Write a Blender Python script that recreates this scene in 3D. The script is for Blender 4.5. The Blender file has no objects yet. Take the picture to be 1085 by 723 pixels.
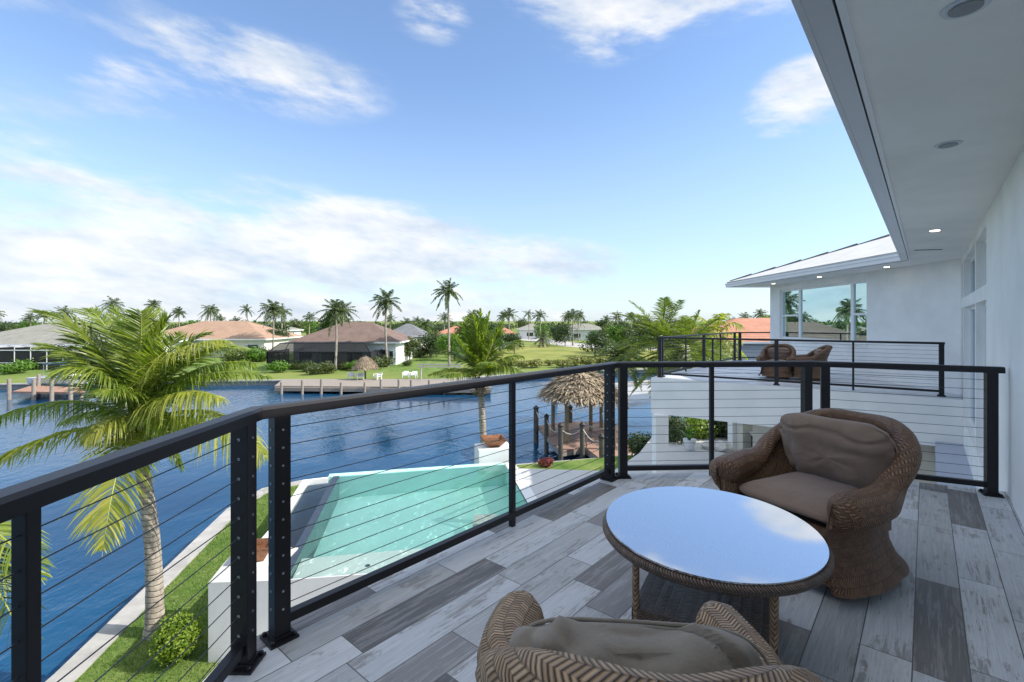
import bpy, math, random
from mathutils import Vector, Matrix, noise
R = math.radians
rnd = random.Random(7)
scene = bpy.context.scene
C = scene.collection
ZC = 7.6            # eye height above the canal
F = 510.0           # focal length in photo pixels
# ------------------------------------------------------------------ camera
cd = bpy.data.cameras.new('camera'); cam = bpy.data.objects.new('camera', cd); C.objects.link(cam)
cam.location = (0, 0, ZC); cam.rotation_euler = (R(90), 0, 0)
cd.sensor_width = 36; cd.lens = 36 * F / 1085; cd.shift_y = -21.5 / 1085
cd.clip_start = 0.05; cd.clip_end = 8000
scene.camera = cam
# ------------------------------------------------------------------ sun, sky, exposure
SUN_AZ = R(98); SUN_EL = R(40)     # azimuth clockwise from +Y
sd = bpy.data.lights.new('sun', 'SUN'); sun = bpy.data.objects.new('sun', sd); C.objects.link(sun)
sd.energy = 3.0; sd.angle = R(0.5); sd.color = (1, .95, .87)
sdir = Vector((math.sin(SUN_AZ) * math.cos(SUN_EL), math.cos(SUN_AZ) * math.cos(SUN_EL), math.sin(SUN_EL)))
sun.rotation_euler = sdir.to_track_quat('Z', 'Y').to_euler(); sun.location = sdir * 60
scene.view_settings.view_transform = 'Standard'; scene.view_settings.look = 'None'
scene.view_settings.gamma = 1; scene.view_settings.use_curve_mapping = False
scene.view_settings.exposure = 1.15
CLOUD_BRIGHT = 4.7
SKY_STRENGTH = 0.1

class NT:
    """small helper for writing node graphs as expressions"""
    def __init__(s, tree): s.t = tree; s.n = tree.nodes; s.l = tree.links
    def put(s, sock, v):
        if v is None: return
        if isinstance(v, bpy.types.NodeSocket): s.l.new(v, sock)
        else:
            if sock.type == 'RGBA' and hasattr(v, '__len__') and len(v) == 3: v = (*v, 1)
            sock.default_value = v
    def node(s, typ, **kw):
        nd = s.n.new(typ)
        for k, v in kw.items(): setattr(nd, k, v)
        return nd
    def m(s, op, a, b=None, c=None, clamp=False):
        nd = s.node('ShaderNodeMath', operation=op, use_clamp=clamp)
        s.put(nd.inputs[0], a); s.put(nd.inputs[1], b); s.put(nd.inputs[2], c)
        return nd.outputs[0]
    def mix(s, f, a, b, blend='MIX'):
        nd = s.node('ShaderNodeMix', data_type='RGBA', blend_type=blend)
        s.put(nd.inputs[0], f); s.put(nd.inputs[6], a); s.put(nd.inputs[7], b)
        return nd.outputs[2]
    def noise(s, vec, scale, detail=4, rough=.5, dist=0.0, col=False):
        nd = s.node('ShaderNodeTexNoise'); s.put(nd.inputs['Vector'], vec)
        nd.inputs['Scale'].default_value = scale; nd.inputs['Detail'].default_value = detail
        nd.inputs['Roughness'].default_value = rough; nd.inputs['Distortion'].default_value = dist
        return nd.outputs['Color' if col else 'Fac']
    def ramp(s, f, stops, interp='LINEAR'):
        nd = s.node('ShaderNodeValToRGB'); cr = nd.color_ramp; cr.interpolation = interp
        while len(cr.elements) < len(stops): cr.elements.new(.5)
        for e, (p, c) in zip(cr.elements, stops):
            e.position = p; e.color = (*c, 1) if hasattr(c, '__len__') else (c, c, c, 1)
        s.put(nd.inputs[0], f); return nd.outputs[0]
    def step(s, x, lo, hi):
        nd = s.node('ShaderNodeMapRange', interpolation_type='SMOOTHSTEP')
        s.put(nd.inputs[0], x); nd.inputs[1].default_value = lo; nd.inputs[2].default_value = hi
        return nd.outputs[0]
    def sep(s, v):
        nd = s.node('ShaderNodeSeparateXYZ'); s.put(nd.inputs[0], v); return nd.outputs
    def comb(s, x, y, z=0.0):
        nd = s.node('ShaderNodeCombineXYZ'); s.put(nd.inputs[0], x); s.put(nd.inputs[1], y); s.put(nd.inputs[2], z)
        return nd.outputs[0]
    def scale(s, v, sc):
        nd = s.node('ShaderNodeMapping'); s.put(nd.inputs[0], v); nd.inputs['Scale'].default_value = sc
        return nd.outputs[0]
    def bump(s, h, strength=.3, dist=.02):
        nd = s.node('ShaderNodeBump'); nd.inputs['Strength'].default_value = strength
        nd.inputs['Distance'].default_value = dist; s.put(nd.inputs['Height'], h); return nd.outputs[0]

# world: Nishita sky with drifting cloud, laid out by compass bearing and elevation
W = bpy.data.worlds.new('World'); scene.world = W; W.use_nodes = True
W.node_tree.nodes.clear(); g = NT(W.node_tree)
sky = g.node('ShaderNodeTexSky', sky_type='NISHITA', sun_disc=False, sun_elevation=SUN_EL, sun_rotation=SUN_AZ,
             altitude=0, air_density=1.0, dust_density=.6, ozone_density=2.2)
dirv = g.node('ShaderNodeTexCoord').outputs['Generated']
dx, dy, dz = g.sep(dirv)
az = g.m('ARCTAN2', dx, dy); el = g.m('ARCSINE', dz)
nv0 = g.comb(az, g.m('MULTIPLY', el, 2.0), 0)
nv = g.comb(g.m('ADD', az, g.m('MULTIPLY', el, .9)), g.m('MULTIPLY', el, 2.4), .37)
fb = g.noise(nv, 3.4, 9, .58, .25)
fb2 = g.noise(g.scale(nv, (1, 1.3, 1)), 11.0, 7, .62)
warp = g.m('ADD', g.m('MULTIPLY', g.m('SUBTRACT', fb, .5), 3.6), g.m('MULTIPLY', g.m('SUBTRACT', fb2, .5), 2.0))
def px_dir(px, py):
    u = (px - 542.5) / F; v = (340 - py) / F
    return math.atan(u), math.atan(v / math.hypot(u, 1))
total = None
for (px, py, rx, ry, st) in [
    (250, 318, 420, 70, 1.15), (60, 255, 300, 85, .85), (400, 258, 150, 50, 1.3), (560, 285, 130, 40, .85), (250, 225, 230, 50, .45),
    (138, 93, 80, 36, .8), (205, 52, 150, 44, .36), (300, 84, 150, 44, .50), (30, 130, 120, 60, .36),
    (850, 104, 76, 42, 1.15), (650, 36, 80, 30, .60), (790, 2, 130, 26, .5), (458, 14, 50, 30, .50),
    (690, -46, 190, 66, 1.3), (-120, -100, 260, 80, .8), (1150, -150, 230, 90, .8), (600, 335, 700, 14, .55)]:  # the cloud just above the frame is added for the table glass to reflect
    a0, e0 = px_dir(px, py)
    k = math.cos(a0)
    ra = rx / F * k * k; re = ry / F * k
    q = g.m('ADD', g.m('POWER', g.m('ABSOLUTE', g.m('DIVIDE', g.m('SUBTRACT', az, a0), ra)), 2.0),
            g.m('POWER', g.m('ABSOLUTE', g.m('DIVIDE', g.m('SUBTRACT', el, e0), re)), 2.0))
    b = g.m('MULTIPLY', g.m('SUBTRACT', 1.0, q, clamp=True), st)
    total = b if total is None else g.m('ADD', total, b)
back = g.m('MULTIPLY', g.step(dy, .25, -.2), g.m('MULTIPLY', g.step(el, 0, .3), .45))  # unseen cloud to the rear, added for ambient light
total = g.m('ADD', total, back)
high = g.step(el, .60, .95)                          # unseen bright cloud overhead, added to lighten the shaded balcony
total = g.m('ADD', total, g.m('MULTIPLY', high, 1.1))
dens = g.step(g.m('ADD', total, g.m('MULTIPLY', warp, g.m('MINIMUM', g.m('MULTIPLY', total, 2.4), 1.0))), .05, 1.35)
dens = g.m('MULTIPLY', dens, .90)
shade = g.ramp(g.noise(nv, 6.0, 6, .6), [(.38, (.66, .75, .87)), (.60, (1, 1, 1))])
cb = g.node('ShaderNodeVectorMath', operation='SCALE'); g.put(cb.inputs[0], shade); g.put(cb.inputs['Scale'], g.m('MULTIPLY', g.m('ADD', 1.0, g.m('MULTIPLY', g.m('MAXIMUM', high, g.step(dy, .1, -.4)), 0.4)), CLOUD_BRIGHT))  # unseen cloud overhead and to the rear is boosted to lift the shade
# thin airy veil that whitens toward the horizon
veil = g.m('ADD', g.m('MULTIPLY', g.step(el, .50, -.02), .46), .07)
skyc = g.mix(veil, g.mix(1.0, sky.outputs[0], (.92, 1.03, 1.14), 'MULTIPLY'), (3.3, 3.95, 4.9))
col = g.mix(dens, skyc, cb.outputs[0])
bg = g.node('ShaderNodeBackground'); g.put(bg.inputs[0], col); bg.inputs[1].default_value = SKY_STRENGTH
g.l.new(bg.outputs[0], g.node('ShaderNodeOutputWorld').inputs[0])

# ------------------------------------------------------------------ materials
MATS = {}
def mat(name):
    m = bpy.data.materials.new(name); m.use_nodes = True; m.node_tree.nodes.clear()
    n = NT(m.node_tree); p = n.node('ShaderNodeBsdfPrincipled'); o = n.node('ShaderNodeOutputMaterial')
    n.l.new(p.outputs[0], o.inputs[0]); MATS[name] = m
    return m, n, p, o
def simple(name, col, rough=.6, metal=0, var=.12, vscale=6, bump=0, bscale=80, spec=.5, coord='Object'):
    m, n, p, o = mat(name)
    tc = n.node('ShaderNodeTexCoord').outputs[coord]
    f = n.noise(tc, vscale, 5, .6)
    a = tuple(c * (1 - var) for c in col); b = tuple(min(1, c * (1 + var)) for c in col)
    n.put(p.inputs['Base Color'], n.ramp(f, [(.3, a), (.7, b)]))
    p.inputs['Roughness'].default_value = rough; p.inputs['Metallic'].default_value = metal
    p.inputs['Specular IOR Level'].default_value = spec
    if bump: n.put(p.inputs['Normal'], n.bump(n.noise(tc, bscale, 4, .6), bump, .01))
    return m
def leafmat(name, cols, trans=.35, rough=.5):
    m, n, p, o = mat(name)
    ge = n.node('ShaderNodeNewGeometry')
    nz = n.noise(ge.outputs['Position'], .9, 3)
    f = n.m('ADD', n.m('MULTIPLY', ge.outputs['Random Per Island'], .65), n.m('MULTIPLY', nz, .4), clamp=True)
    k = len(cols) - 1
    c = n.ramp(f, [(i / k * .9 + .05, cc) for i, cc in enumerate(cols)])
    n.put(p.inputs['Base Color'], c); p.inputs['Roughness'].default_value = rough
    tr = n.node('ShaderNodeBsdfTranslucent'); n.put(tr.inputs[0], n.mix(1.0, c, (1.5, 1.7, .6), 'MULTIPLY'))
    mx = n.node('ShaderNodeMixShader'); mx.inputs[0].default_value = trans
    n.l.new(p.outputs[0], mx.inputs[1]); n.l.new(tr.outputs[0], mx.inputs[2]); n.l.new(mx.outputs[0], o.inputs[0])
    return m
M_rail = simple('bronze_powder_coat', (.011, .010, .012), .42, .0, .1, 3, spec=.4)
M_cable = simple('steel_cable', (.05, .052, .058), .5, .2, .1)
M_steel = simple('steel_fitting', (.5, .5, .52), .3, .9, .1)
M_stucco = simple('white_stucco', (.84, .82, .785), .85, 0, .08, 1.3, .35, 70)
M_stucco2 = simple('parapet_stucco', (.85, .825, .785), .8, 0, .07, 1.1, .2, 60)
M_beige = simple('beige_stucco', (.62, .57, .48), .85, 0, .05, 3, .2, 90)
M_white = simple('white_paint', (.8, .8, .8), .35, 0, .02)
M_gutter = simple('gutter_metal', (.62, .64, .67), .3, .3, .03, 2)
M_dark = simple('dark_gap', (.03, .025, .022), .8)
M_conc = simple('seawall_concrete', (.36, .345, .32), .85, 0, .2, 2.2, .3, 30)
M_pave = simple('pale_paving', (.52, .52, .51), .75, 0, .05, 3, .1, 60)
M_coping = simple('white_coping', (.76, .76, .75), .6, 0, .04, 3)
M_darktile = simple('dark_pool_tile', (.03, .045, .07), .5, 0, .3, 20)
M_copper = simple('copper', (.26, .12, .06), .45, .55, .4, 9)
M_pile = simple('weathered_piling', (.10, .095, .075), .85, 0, .35, 5, .4, 30)
M_pilecap = simple('black_cap', (.02, .02, .022), .6)
M_rope = simple('dock_rope', (.6, .57, .5), .9, 0, .15, 60)
M_paledock = simple('pale_dock_boards', (.27, .23, .19), .8, 0, .2, 6)
M_potwhite = simple('glazed_pot', (.75, .76, .78), .3)
M_teal = simple('teal_paint', (.02, .25, .22), .5)
M_blackm = simple('black_metal', (.02, .02, .022), .4, .2)
M_plastic = simple('white_resin', (.78, .78, .77), .4)
M_bluecanvas = simple('blue_canvas', (.03, .08, .22), .8)
M_trunk = None
M_road = simple('pale_road', (.42, .40, .37), .9, 0, .1, .3)
M_asph = simple('asphalt', (.07, .07, .07), .9)
M_dirt = simple('soil', (.10, .075, .05), .95, 0, .3, 4)
M_stone = simple('pale_stone', (.6, .58, .54), .8, 0, .2, 5, .5, 14)

# cushion fabric
def fabric(name, a, b):
    m, n, p, o = mat(name)
    tc = n.node('ShaderNodeTexCoord').outputs['Object']
    f = n.noise(tc, 5, 5, .6); w = n.noise(n.scale(tc, (1, 1, 1)), 420, 2, .5)
    n.put(p.inputs['Base Color'], n.mix(n.m('MULTIPLY', w, .35), n.ramp(f, [(.3, a), (.7, b)]), tuple(c * .45 for c in a)))
    p.inputs['Roughness'].default_value = .95; p.inputs['Specular IOR Level'].default_value = .15
    p.inputs['Sheen Weight'].default_value = .25
    h = n.m('ADD', n.m('MULTIPLY', n.noise(tc, 9, 4, .55, .8), 1.0), n.m('MULTIPLY', w, .12))
    n.put(p.inputs['Normal'], n.bump(h, .55, .02)); return m
M_cush = fabric('taupe_cushion', (.23, .155, .112), (.28, .195, .145))
M_cush2 = fabric('grey_taupe_cushion', (.24, .20, .16), (.33, .28, .225))

# wicker: braided columns over UVs in metres
def wicker(name, dark, light, w=.034, k=62.0):
    m, n, p, o = mat(name)
    uv = n.node('ShaderNodeTexCoord').outputs['UV']
    wob = n.noise(uv, 9, 3)
    u, v, _ = n.sep(uv)
    v = n.m('ADD', v, n.m('MULTIPLY', wob, .012)); u = n.m('ADD', u, n.m('MULTIPLY', wob, .008))
    cu = n.m('DIVIDE', u, w)
    tri = n.m('PINGPONG', cu, 1.0)                       # herringbone: the slant flips each column
    s = n.m('ADD', n.m('MULTIPLY', v, k), n.m('MULTIPLY', tri, 1.35))
    fr = n.m('FRACT', s)
    hump = n.m('SUBTRACT', 1.0, n.m('POWER', n.m('ABSOLUTE', n.m('SUBTRACT', n.m('MULTIPLY', fr, 2.0), 1.0)), 2.2))
    edge = n.m('PINGPONG', cu, .5)
    seam = n.step(n.m('PINGPONG', cu, 1.0), 0, .16)
    h = n.m('MULTIPLY', hump, n.m('ADD', n.m('MULTIPLY', seam, .5), .5))
    wn = n.node('ShaderNodeTexWhiteNoise', noise_dimensions='2D')
    n.put(wn.inputs['Vector'], n.comb(n.m('FLOOR', s), n.m('FLOOR', cu)))
    base = n.mix(n.m('ADD', n.m('MULTIPLY', wn.outputs[0], .55), n.m('MULTIPLY', n.noise(uv, 5, 3), .35)), dark, light)
    n.put(p.inputs['Base Color'], n.mix(h, tuple(c * .22 for c in dark), base))
    p.inputs['Roughness'].default_value = .42; p.inputs['Specular IOR Level'].default_value = .45
    n.put(p.inputs['Normal'], n.bump(h, .9, .006)); return m
M_wick = wicker('brown_wicker', (.13, .062, .030), (.34, .18, .09), .024, 82)
M_wick_near = wicker('brown_wicker_lit', (.24, .135, .07), (.62, .41, .24), .030, 72)  # brown wicker lightened: brighter light on the near pieces is put into the colour
M_wick_dark = wicker('table_wicker', (.09, .055, .04), (.25, .17, .12), .024, 80)

# balcony floor: wood-look porcelain planks
WA = math.atan2(.652, .758)      # bearing of the main wall
def plank_mat():
    m, n, p, o = mat('wood_look_planks')
    pos = n.node('ShaderNodeNewGeometry').outputs['Position']
    x, y, z = n.sep(pos)
    sa, ca = math.sin(WA), math.cos(WA)
    along = n.m('ADD', n.m('MULTIPLY', x, sa), n.m('MULTIPLY', y, ca))
    across = n.m('ADD', n.m('SUBTRACT', n.m('MULTIPLY', x, ca), n.m('MULTIPLY', y, sa)), .045)
    r = n.m('DIVIDE', across, .188); row = n.m('FLOOR', r)
    wr = n.node('ShaderNodeTexWhiteNoise', noise_dimensions='1D'); n.put(wr.inputs['W'], row)
    c = n.m('ADD', n.m('DIVIDE', along, .98), n.m('MULTIPLY', wr.outputs[0], 7.3)); colm = n.m('FLOOR', c)
    wn = n.node('ShaderNodeTexWhiteNoise', noise_dimensions='2D'); n.put(wn.inputs['Vector'], n.comb(row, colm))
    idv = wn.outputs[0]
    tone = n.ramp(idv, [(0, (.56, .57, .58)), (.20, (.66, .665, .67)), (.36, (.44, .44, .435)), (.48, (.17, .155, .148)),
                        (.60, (.62, .62, .62)), (.72, (.27, .255, .245)), (.82, (.70, .70, .70)), (.92, (.125, .115, .11))], 'CONSTANT')
    wn2 = n.node('ShaderNodeTexWhiteNoise', noise_dimensions='2D'); n.put(wn2.inputs['Vector'], n.comb(colm, row))
    off = n.m('MULTIPLY', wn2.outputs[0], 37.0)
    gv = n.comb(n.m('ADD', n.m('MULTIPLY', along, 1.3), off), n.m('MULTIPLY', across, 20.0), off)
    grain = n.noise(gv, 2.0, 9, .70, .5)
    fine = n.noise(n.comb(n.m('ADD', n.m('MULTIPLY', along, 5.0), off), n.m('MULTIPLY', across, 130.0), off), 1.0, 5, .6)
    blot = n.noise(n.comb(n.m('ADD', n.m('MULTIPLY', along, 2.2), off), n.m('MULTIPLY', across, 5.0), off), 1.6, 7, .7)
    light = n.step(grain, .50, .56)
    colr = n.mix(n.m('MULTIPLY', light, .20), tone, (.74, .74, .74))
    colr = n.mix(n.m('MULTIPLY', n.m('MULTIPLY', n.step(blot, .50, .58), n.step(grain, .46, .56)), .8), colr, (.27, .245, .225))
    colr = n.mix(n.m('MULTIPLY', n.step(n.noise(gv, 3.0, 8, .75, 1.4), .60, .66), .75), colr, (.12, .11, .10))
    colr = n.mix(n.m('MULTIPLY', n.m('SUBTRACT', fine, .35, clamp=True), 1.5), colr, n.mix(1.0, colr, (.55, .55, .56), 'MULTIPLY'))
    colr = n.mix(n.m('MULTIPLY', n.step(n.noise(pos, 1.3, 6, .7), .45, .75), .25), colr, (.30, .29, .27))
    er = n.m('PINGPONG', r, .5); ec = n.m('MULTIPLY', n.m('PINGPONG', c, .5), 5.2)
    line = n.step(n.m('MINIMUM', er, ec), .008, .018)
    n.put(p.inputs['Base Color'], n.mix(line, (.10, .095, .09), colr))
    n.put(p.inputs['Roughness'], n.ramp(grain, [(.3, .42), (.7, .62)]))
    h = n.m('ADD', line, n.m('MULTIPLY', grain, .35)); n.put(p.inputs['Normal'], n.bump(h, .35, .004))
    return m
M_plank = plank_mat()

def water_mat():
    m, n, p, o = mat('canal_water')
    pos = n.node('ShaderNodeNewGeometry').outputs['Position']
    p.inputs['Base Color'].default_value = (.004, .03, .095, 1); p.inputs['Roughness'].default_value = .04
    p.inputs['IOR'].default_value = 1.33; p.inputs['Specular Tint'].default_value = (.66, .88, 1, 1)
    a = n.noise(n.scale(pos, (1.0, .55, 1)), 1.7, 4, .55, .35)
    b = n.noise(n.scale(pos, (1.0, .5, 1)), 6.0, 3, .5, .3)
    c = n.noise(pos, .07, 3, .5)
    amp = n.ramp(c, [(.40, .22), (.60, 1.0)])
    h = n.m('MULTIPLY', n.m('ADD', a, n.m('MULTIPLY', b, .28)), amp)
    n.put(p.inputs['Normal'], n.bump(h, .29, .22))
    n.put(p.inputs['Base Color'], n.ramp(c, [(.35, (.004, .034, .085)), (.65, (.012, .075, .16))]))
    return m
M_water = water_mat()
def pool_water():
    m, n, p, o = mat('pool_water')
    pos = n.node('ShaderNodeNewGeometry').outputs['Position']
    h = n.noise(pos, 2.6, 3, .5, .3)
    nm = n.bump(h, .35, .04)
    gl = n.node('ShaderNodeBsdfGlossy'); gl.inputs['Roughness'].default_value = .02; n.put(gl.inputs['Normal'], nm)
    tr = n.node('ShaderNodeBsdfTransparent'); tr.inputs[0].default_value = (.90, .99, .97, 1)
    fr = n.node('ShaderNodeFresnel'); fr.inputs[0].default_value = 1.33; n.put(fr.inputs['Normal'], nm)
    mx = n.node('ShaderNodeMixShader'); n.l.new(n.m('MULTIPLY', fr.outputs[0], .8), mx.inputs[0])
    n.l.new(tr.outputs[0], mx.inputs[1]); n.l.new(gl.outputs[0], mx.inputs[2]); n.l.new(mx.outputs[0], o.inputs[0])
    return m
M_pool = pool_water()
M_poolfin = simple('pool_plaster', (.44, .74, .67), .6, 0, .06, .6)
M_shelf = simple('pool_shelf_plaster', (.76, .80, .74), .6, 0, .06, 1.2)

def grass(name, a, b, c, sc=.35):
    m, n, p, o = mat(name)
    pos = n.node('ShaderNodeNewGeometry').outputs['Position']
    f = n.m('ADD', n.m('MULTIPLY', n.noise(pos, sc, 5, .6), .65), n.m('MULTIPLY', n.noise(pos, 9, 8, .75), .42))
    n.put(p.inputs['Base Color'], n.ramp(f, [(.36, a), (.52, b), (.68, c)]))
    p.inputs['Roughness'].default_value = .9; p.inputs['Specular IOR Level'].default_value = .15
    n.put(p.inputs['Normal'], n.bump(n.noise(pos, 45, 4, .7), .8, .03)); return m
M_lawn = grass('lawn', (.055, .115, .022), (.12, .19, .04), (.21, .25, .075), .8)
M_field = grass('field_grass', (.10, .13, .03), (.22, .24, .06), (.33, .31, .10), .11)
M_land = grass('far_land', (.09, .13, .03), (.16, .21, .05), (.25, .26, .08), .05)

def dockboards(name, a, b, ang=0):
    m, n, p, o = mat(name)
    pos = n.node('ShaderNodeNewGeometry').outputs['Position']
    x, y, z = n.sep(pos)
    t = n.m('ADD', n.m('MULTIPLY', x, math.cos(ang)), n.m('MULTIPLY', y, math.sin(ang)))
    t = n.m('DIVIDE', t, .14)
    wn = n.node('ShaderNodeTexWhiteNoise', noise_dimensions='1D'); n.put(wn.inputs['W'], n.m('FLOOR', t))
    l = n.step(n.m('PINGPONG', t, .5), .02, .07)
    n.put(p.inputs['Base Color'], n.mix(l, tuple(q * .3 for q in a), n.mix(n.m('MULTIPLY', n.m('ADD', wn.outputs[0], n.noise(pos, 3, 4)), .5), a, b)))
    p.inputs['Roughness'].default_value = .75; return m
M_dock = dockboards('composite_boards', (.27, .16, .11), (.42, .27, .20), R(40))
M_dock2 = dockboards('cedar_boards', (.28, .15, .10), (.42, .25, .17), 0)

def rooftile(name, a, b, sc=3.2):
    m, n, p, o = mat(name)
    tc = n.node('ShaderNodeTexCoord').outputs['Object']
    x, y, z = n.sep(tc)
    row = n.m('MULTIPLY', z, 9.0)
    l = n.step(n.m('FRACT', row), 0, .22)
    f = n.noise(tc, .8, 5, .65); f2 = n.noise(tc, 9, 3, .6)
    c = n.ramp(n.m('ADD', n.m('MULTIPLY', f, .6), n.m('MULTIPLY', f2, .4)), [(.35, a), (.65, b)])
    n.put(p.inputs['Base Color'], n.mix(l, tuple(q * .6 for q in a), c))
    p.inputs['Roughness'].default_value = .8; n.put(p.inputs['Normal'], n.bump(n.m('ADD', l, n.m('MULTIPLY', f2, .5)), .4, .05)); return m
M_roof_brown = rooftile('brown_tile', (.13, .085, .065), (.21, .145, .115))
M_roof_tan = rooftile('tan_tile', (.30, .185, .12), (.42, .275, .185))
M_roof_red = rooftile('terracotta_tile', (.36, .15, .085), (.52, .25, .16))
M_roof_grey = rooftile('grey_tile', (.20, .195, .165), (.31, .30, .25))
M_roof_slate = rooftile('slate_tile', (.12, .12, .125), (.20, .20, .21))
M_roof_white = simple('white_flat_tile', (.58, .565, .53), .7, 0, .10, 2.5, .3, 8)
M_wallcream = simple('cream_wall', (.66, .62, .54), .85, 0, .05, 1)
M_wallwhite = simple('white_wall', (.72, .72, .70), .85, 0, .05, 1)
M_wallpink = simple('peach_wall', (.62, .38, .26), .85, 0, .05, 1)

def glass(name, tint, base, rf=.55, rough=.01):
    m, n, p, o = mat(name)
    lw = n.node('ShaderNodeLayerWeight'); lw.inputs[0].default_value = .35
    gl = n.node('ShaderNodeBsdfGlossy'); gl.inputs[0].default_value = (*tint, 1); gl.inputs['Roughness'].default_value = rough
    p.inputs['Base Color'].default_value = (*base, 1); p.inputs['Roughness'].default_value = .2
    if name.startswith('tempered'):
        x_, y_, z_ = n.sep(n.node('ShaderNodeTexCoord').outputs['Object'])
        st = n.step(n.m('PINGPONG', n.m('MULTIPLY', n.m('ADD', x_, n.m('MULTIPLY', y_, .7)), 55.0), .5), .1, .4)
        n.put(p.inputs['Base Color'], n.mix(st, (.14, .14, .15), base))
        gl.inputs['Roughness'].default_value = .015
    f = n.m('ADD', n.m('MULTIPLY', lw.outputs['Facing'], .6), rf, clamp=True)
    mx = n.node('ShaderNodeMixShader'); n.l.new(f, mx.inputs[0])
    n.l.new(p.outputs[0], mx.inputs[1]); n.l.new(gl.outputs[0], mx.inputs[2]); n.l.new(mx.outputs[0], o.inputs[0]); return m
M_glass = glass('teal_window_glass', (.62, .86, .88), (.02, .04, .045), .62)
M_glassd = glass('door_glass', (.62, .68, .74), (.25, .28, .32), .22, .05)
M_farglass = glass('far_window_glass', (.6, .7, .8), (.02, .025, .03), .15, .05)
M_tabletop = glass('tempered_table_glass', (.98, .99, 1.0), (.42, .43, .45), .40, .012)

def screen_mat():
    m, n, p, o = mat('insect_screen')
    p.inputs['Base Color'].default_value = (.012, .012, .013, 1); p.inputs['Roughness'].default_value = .8
    tr = n.node('ShaderNodeBsdfTransparent'); mx = n.node('ShaderNodeMixShader'); mx.inputs[0].default_value = .15
    n.l.new(p.outputs[0], mx.inputs[1]); n.l.new(tr.outputs[0], mx.inputs[2]); n.l.new(mx.outputs[0], o.inputs[0]); return m
M_screen = screen_mat()
def emit(name, col, st):
    m, n, p, o = mat(name)
    p.inputs['Emission Color'].default_value = (*col, 1); p.inputs['Emission Strength'].default_value = st; return m
M_lamp = emit('warm_led', (1, .85, .6), 4)
M_lampoff = simple('unlit_lens', (.25, .25, .25), .4)

def bark(name, a, b, ring=9):
    m, n, p, o = mat(name)
    tc = n.node('ShaderNodeTexCoord').outputs['Object']
    x, y, z = n.sep(tc)
    zz = n.m('ADD', n.m('MULTIPLY', z, ring), n.m('MULTIPLY', n.noise(tc, 3, 3), .9))
    l = n.step(n.m('PINGPONG', zz, .5), .02, .16)
    f = n.noise(n.scale(tc, (1, 1, .5)), 12, 5, .65)
    n.put(p.inputs['Base Color'], n.mix(n.m('ADD', n.m('MULTIPLY', l, .55), .45), tuple(q * .6 for q in a), n.ramp(n.m('ADD', n.m('MULTIPLY', f, .6), n.m('MULTIPLY', n.noise(tc, 2.2, 4, .6), .4)), [(.36, a), (.62, b)])))
    p.inputs['Roughness'].default_value = .95
    n.put(p.inputs['Normal'], n.bump(n.m('ADD', l, n.m('MULTIPLY', f, .9)), .7, .03)); return m
M_trunk = bark('palm_bark', (.22, .185, .145), (.46, .40, .33), 9)
M_bark = bark('tree_bark', (.12, .10, .08), (.25, .21, .17), 2)
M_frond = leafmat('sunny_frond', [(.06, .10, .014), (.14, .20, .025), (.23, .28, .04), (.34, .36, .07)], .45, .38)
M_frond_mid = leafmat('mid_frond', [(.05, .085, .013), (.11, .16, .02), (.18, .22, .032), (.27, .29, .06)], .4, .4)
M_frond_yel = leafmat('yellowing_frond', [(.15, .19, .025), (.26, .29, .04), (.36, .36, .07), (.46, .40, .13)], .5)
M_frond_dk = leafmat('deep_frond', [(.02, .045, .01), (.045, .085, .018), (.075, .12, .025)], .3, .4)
M_frond_far = leafmat('far_frond', [(.028, .052, .015), (.06, .095, .022), (.11, .14, .035)], .3)
M_dead = leafmat('dry_sheath', [(.16, .10, .05), (.30, .20, .11), (.42, .31, .19)], .15, .8)
M_rachis = simple('frond_rib', (.30, .33, .07), .5)
M_leaf_a = leafmat('dark_leaves', [(.018, .035, .010), (.035, .065, .016), (.07, .105, .028)], .25)
M_leaf_b = leafmat('olive_leaves', [(.04, .06, .018), (.075, .10, .028), (.13, .15, .05)], .3)
M_leaf_c = leafmat('bright_leaves', [(.03, .09, .010), (.09, .19, .02), (.19, .30, .04)], .35)
M_leaf_y = leafmat('lime_leaves', [(.05, .12, .01), (.16, .25, .02), (.34, .38, .045)], .35)
M_leaf_dry = leafmat('dry_brush', [(.10, .11, .03), (.20, .21, .06), (.32, .30, .11)], .3)
M_leaf_red = leafmat('red_leaves', [(.12, .02, .03), (.25, .05, .06), (.10, .05, .03)], .3)
M_thatch = leafmat('palm_thatch', [(.15, .11, .07), (.30, .235, .16), (.47, .38, .27)], .05, .95)

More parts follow.
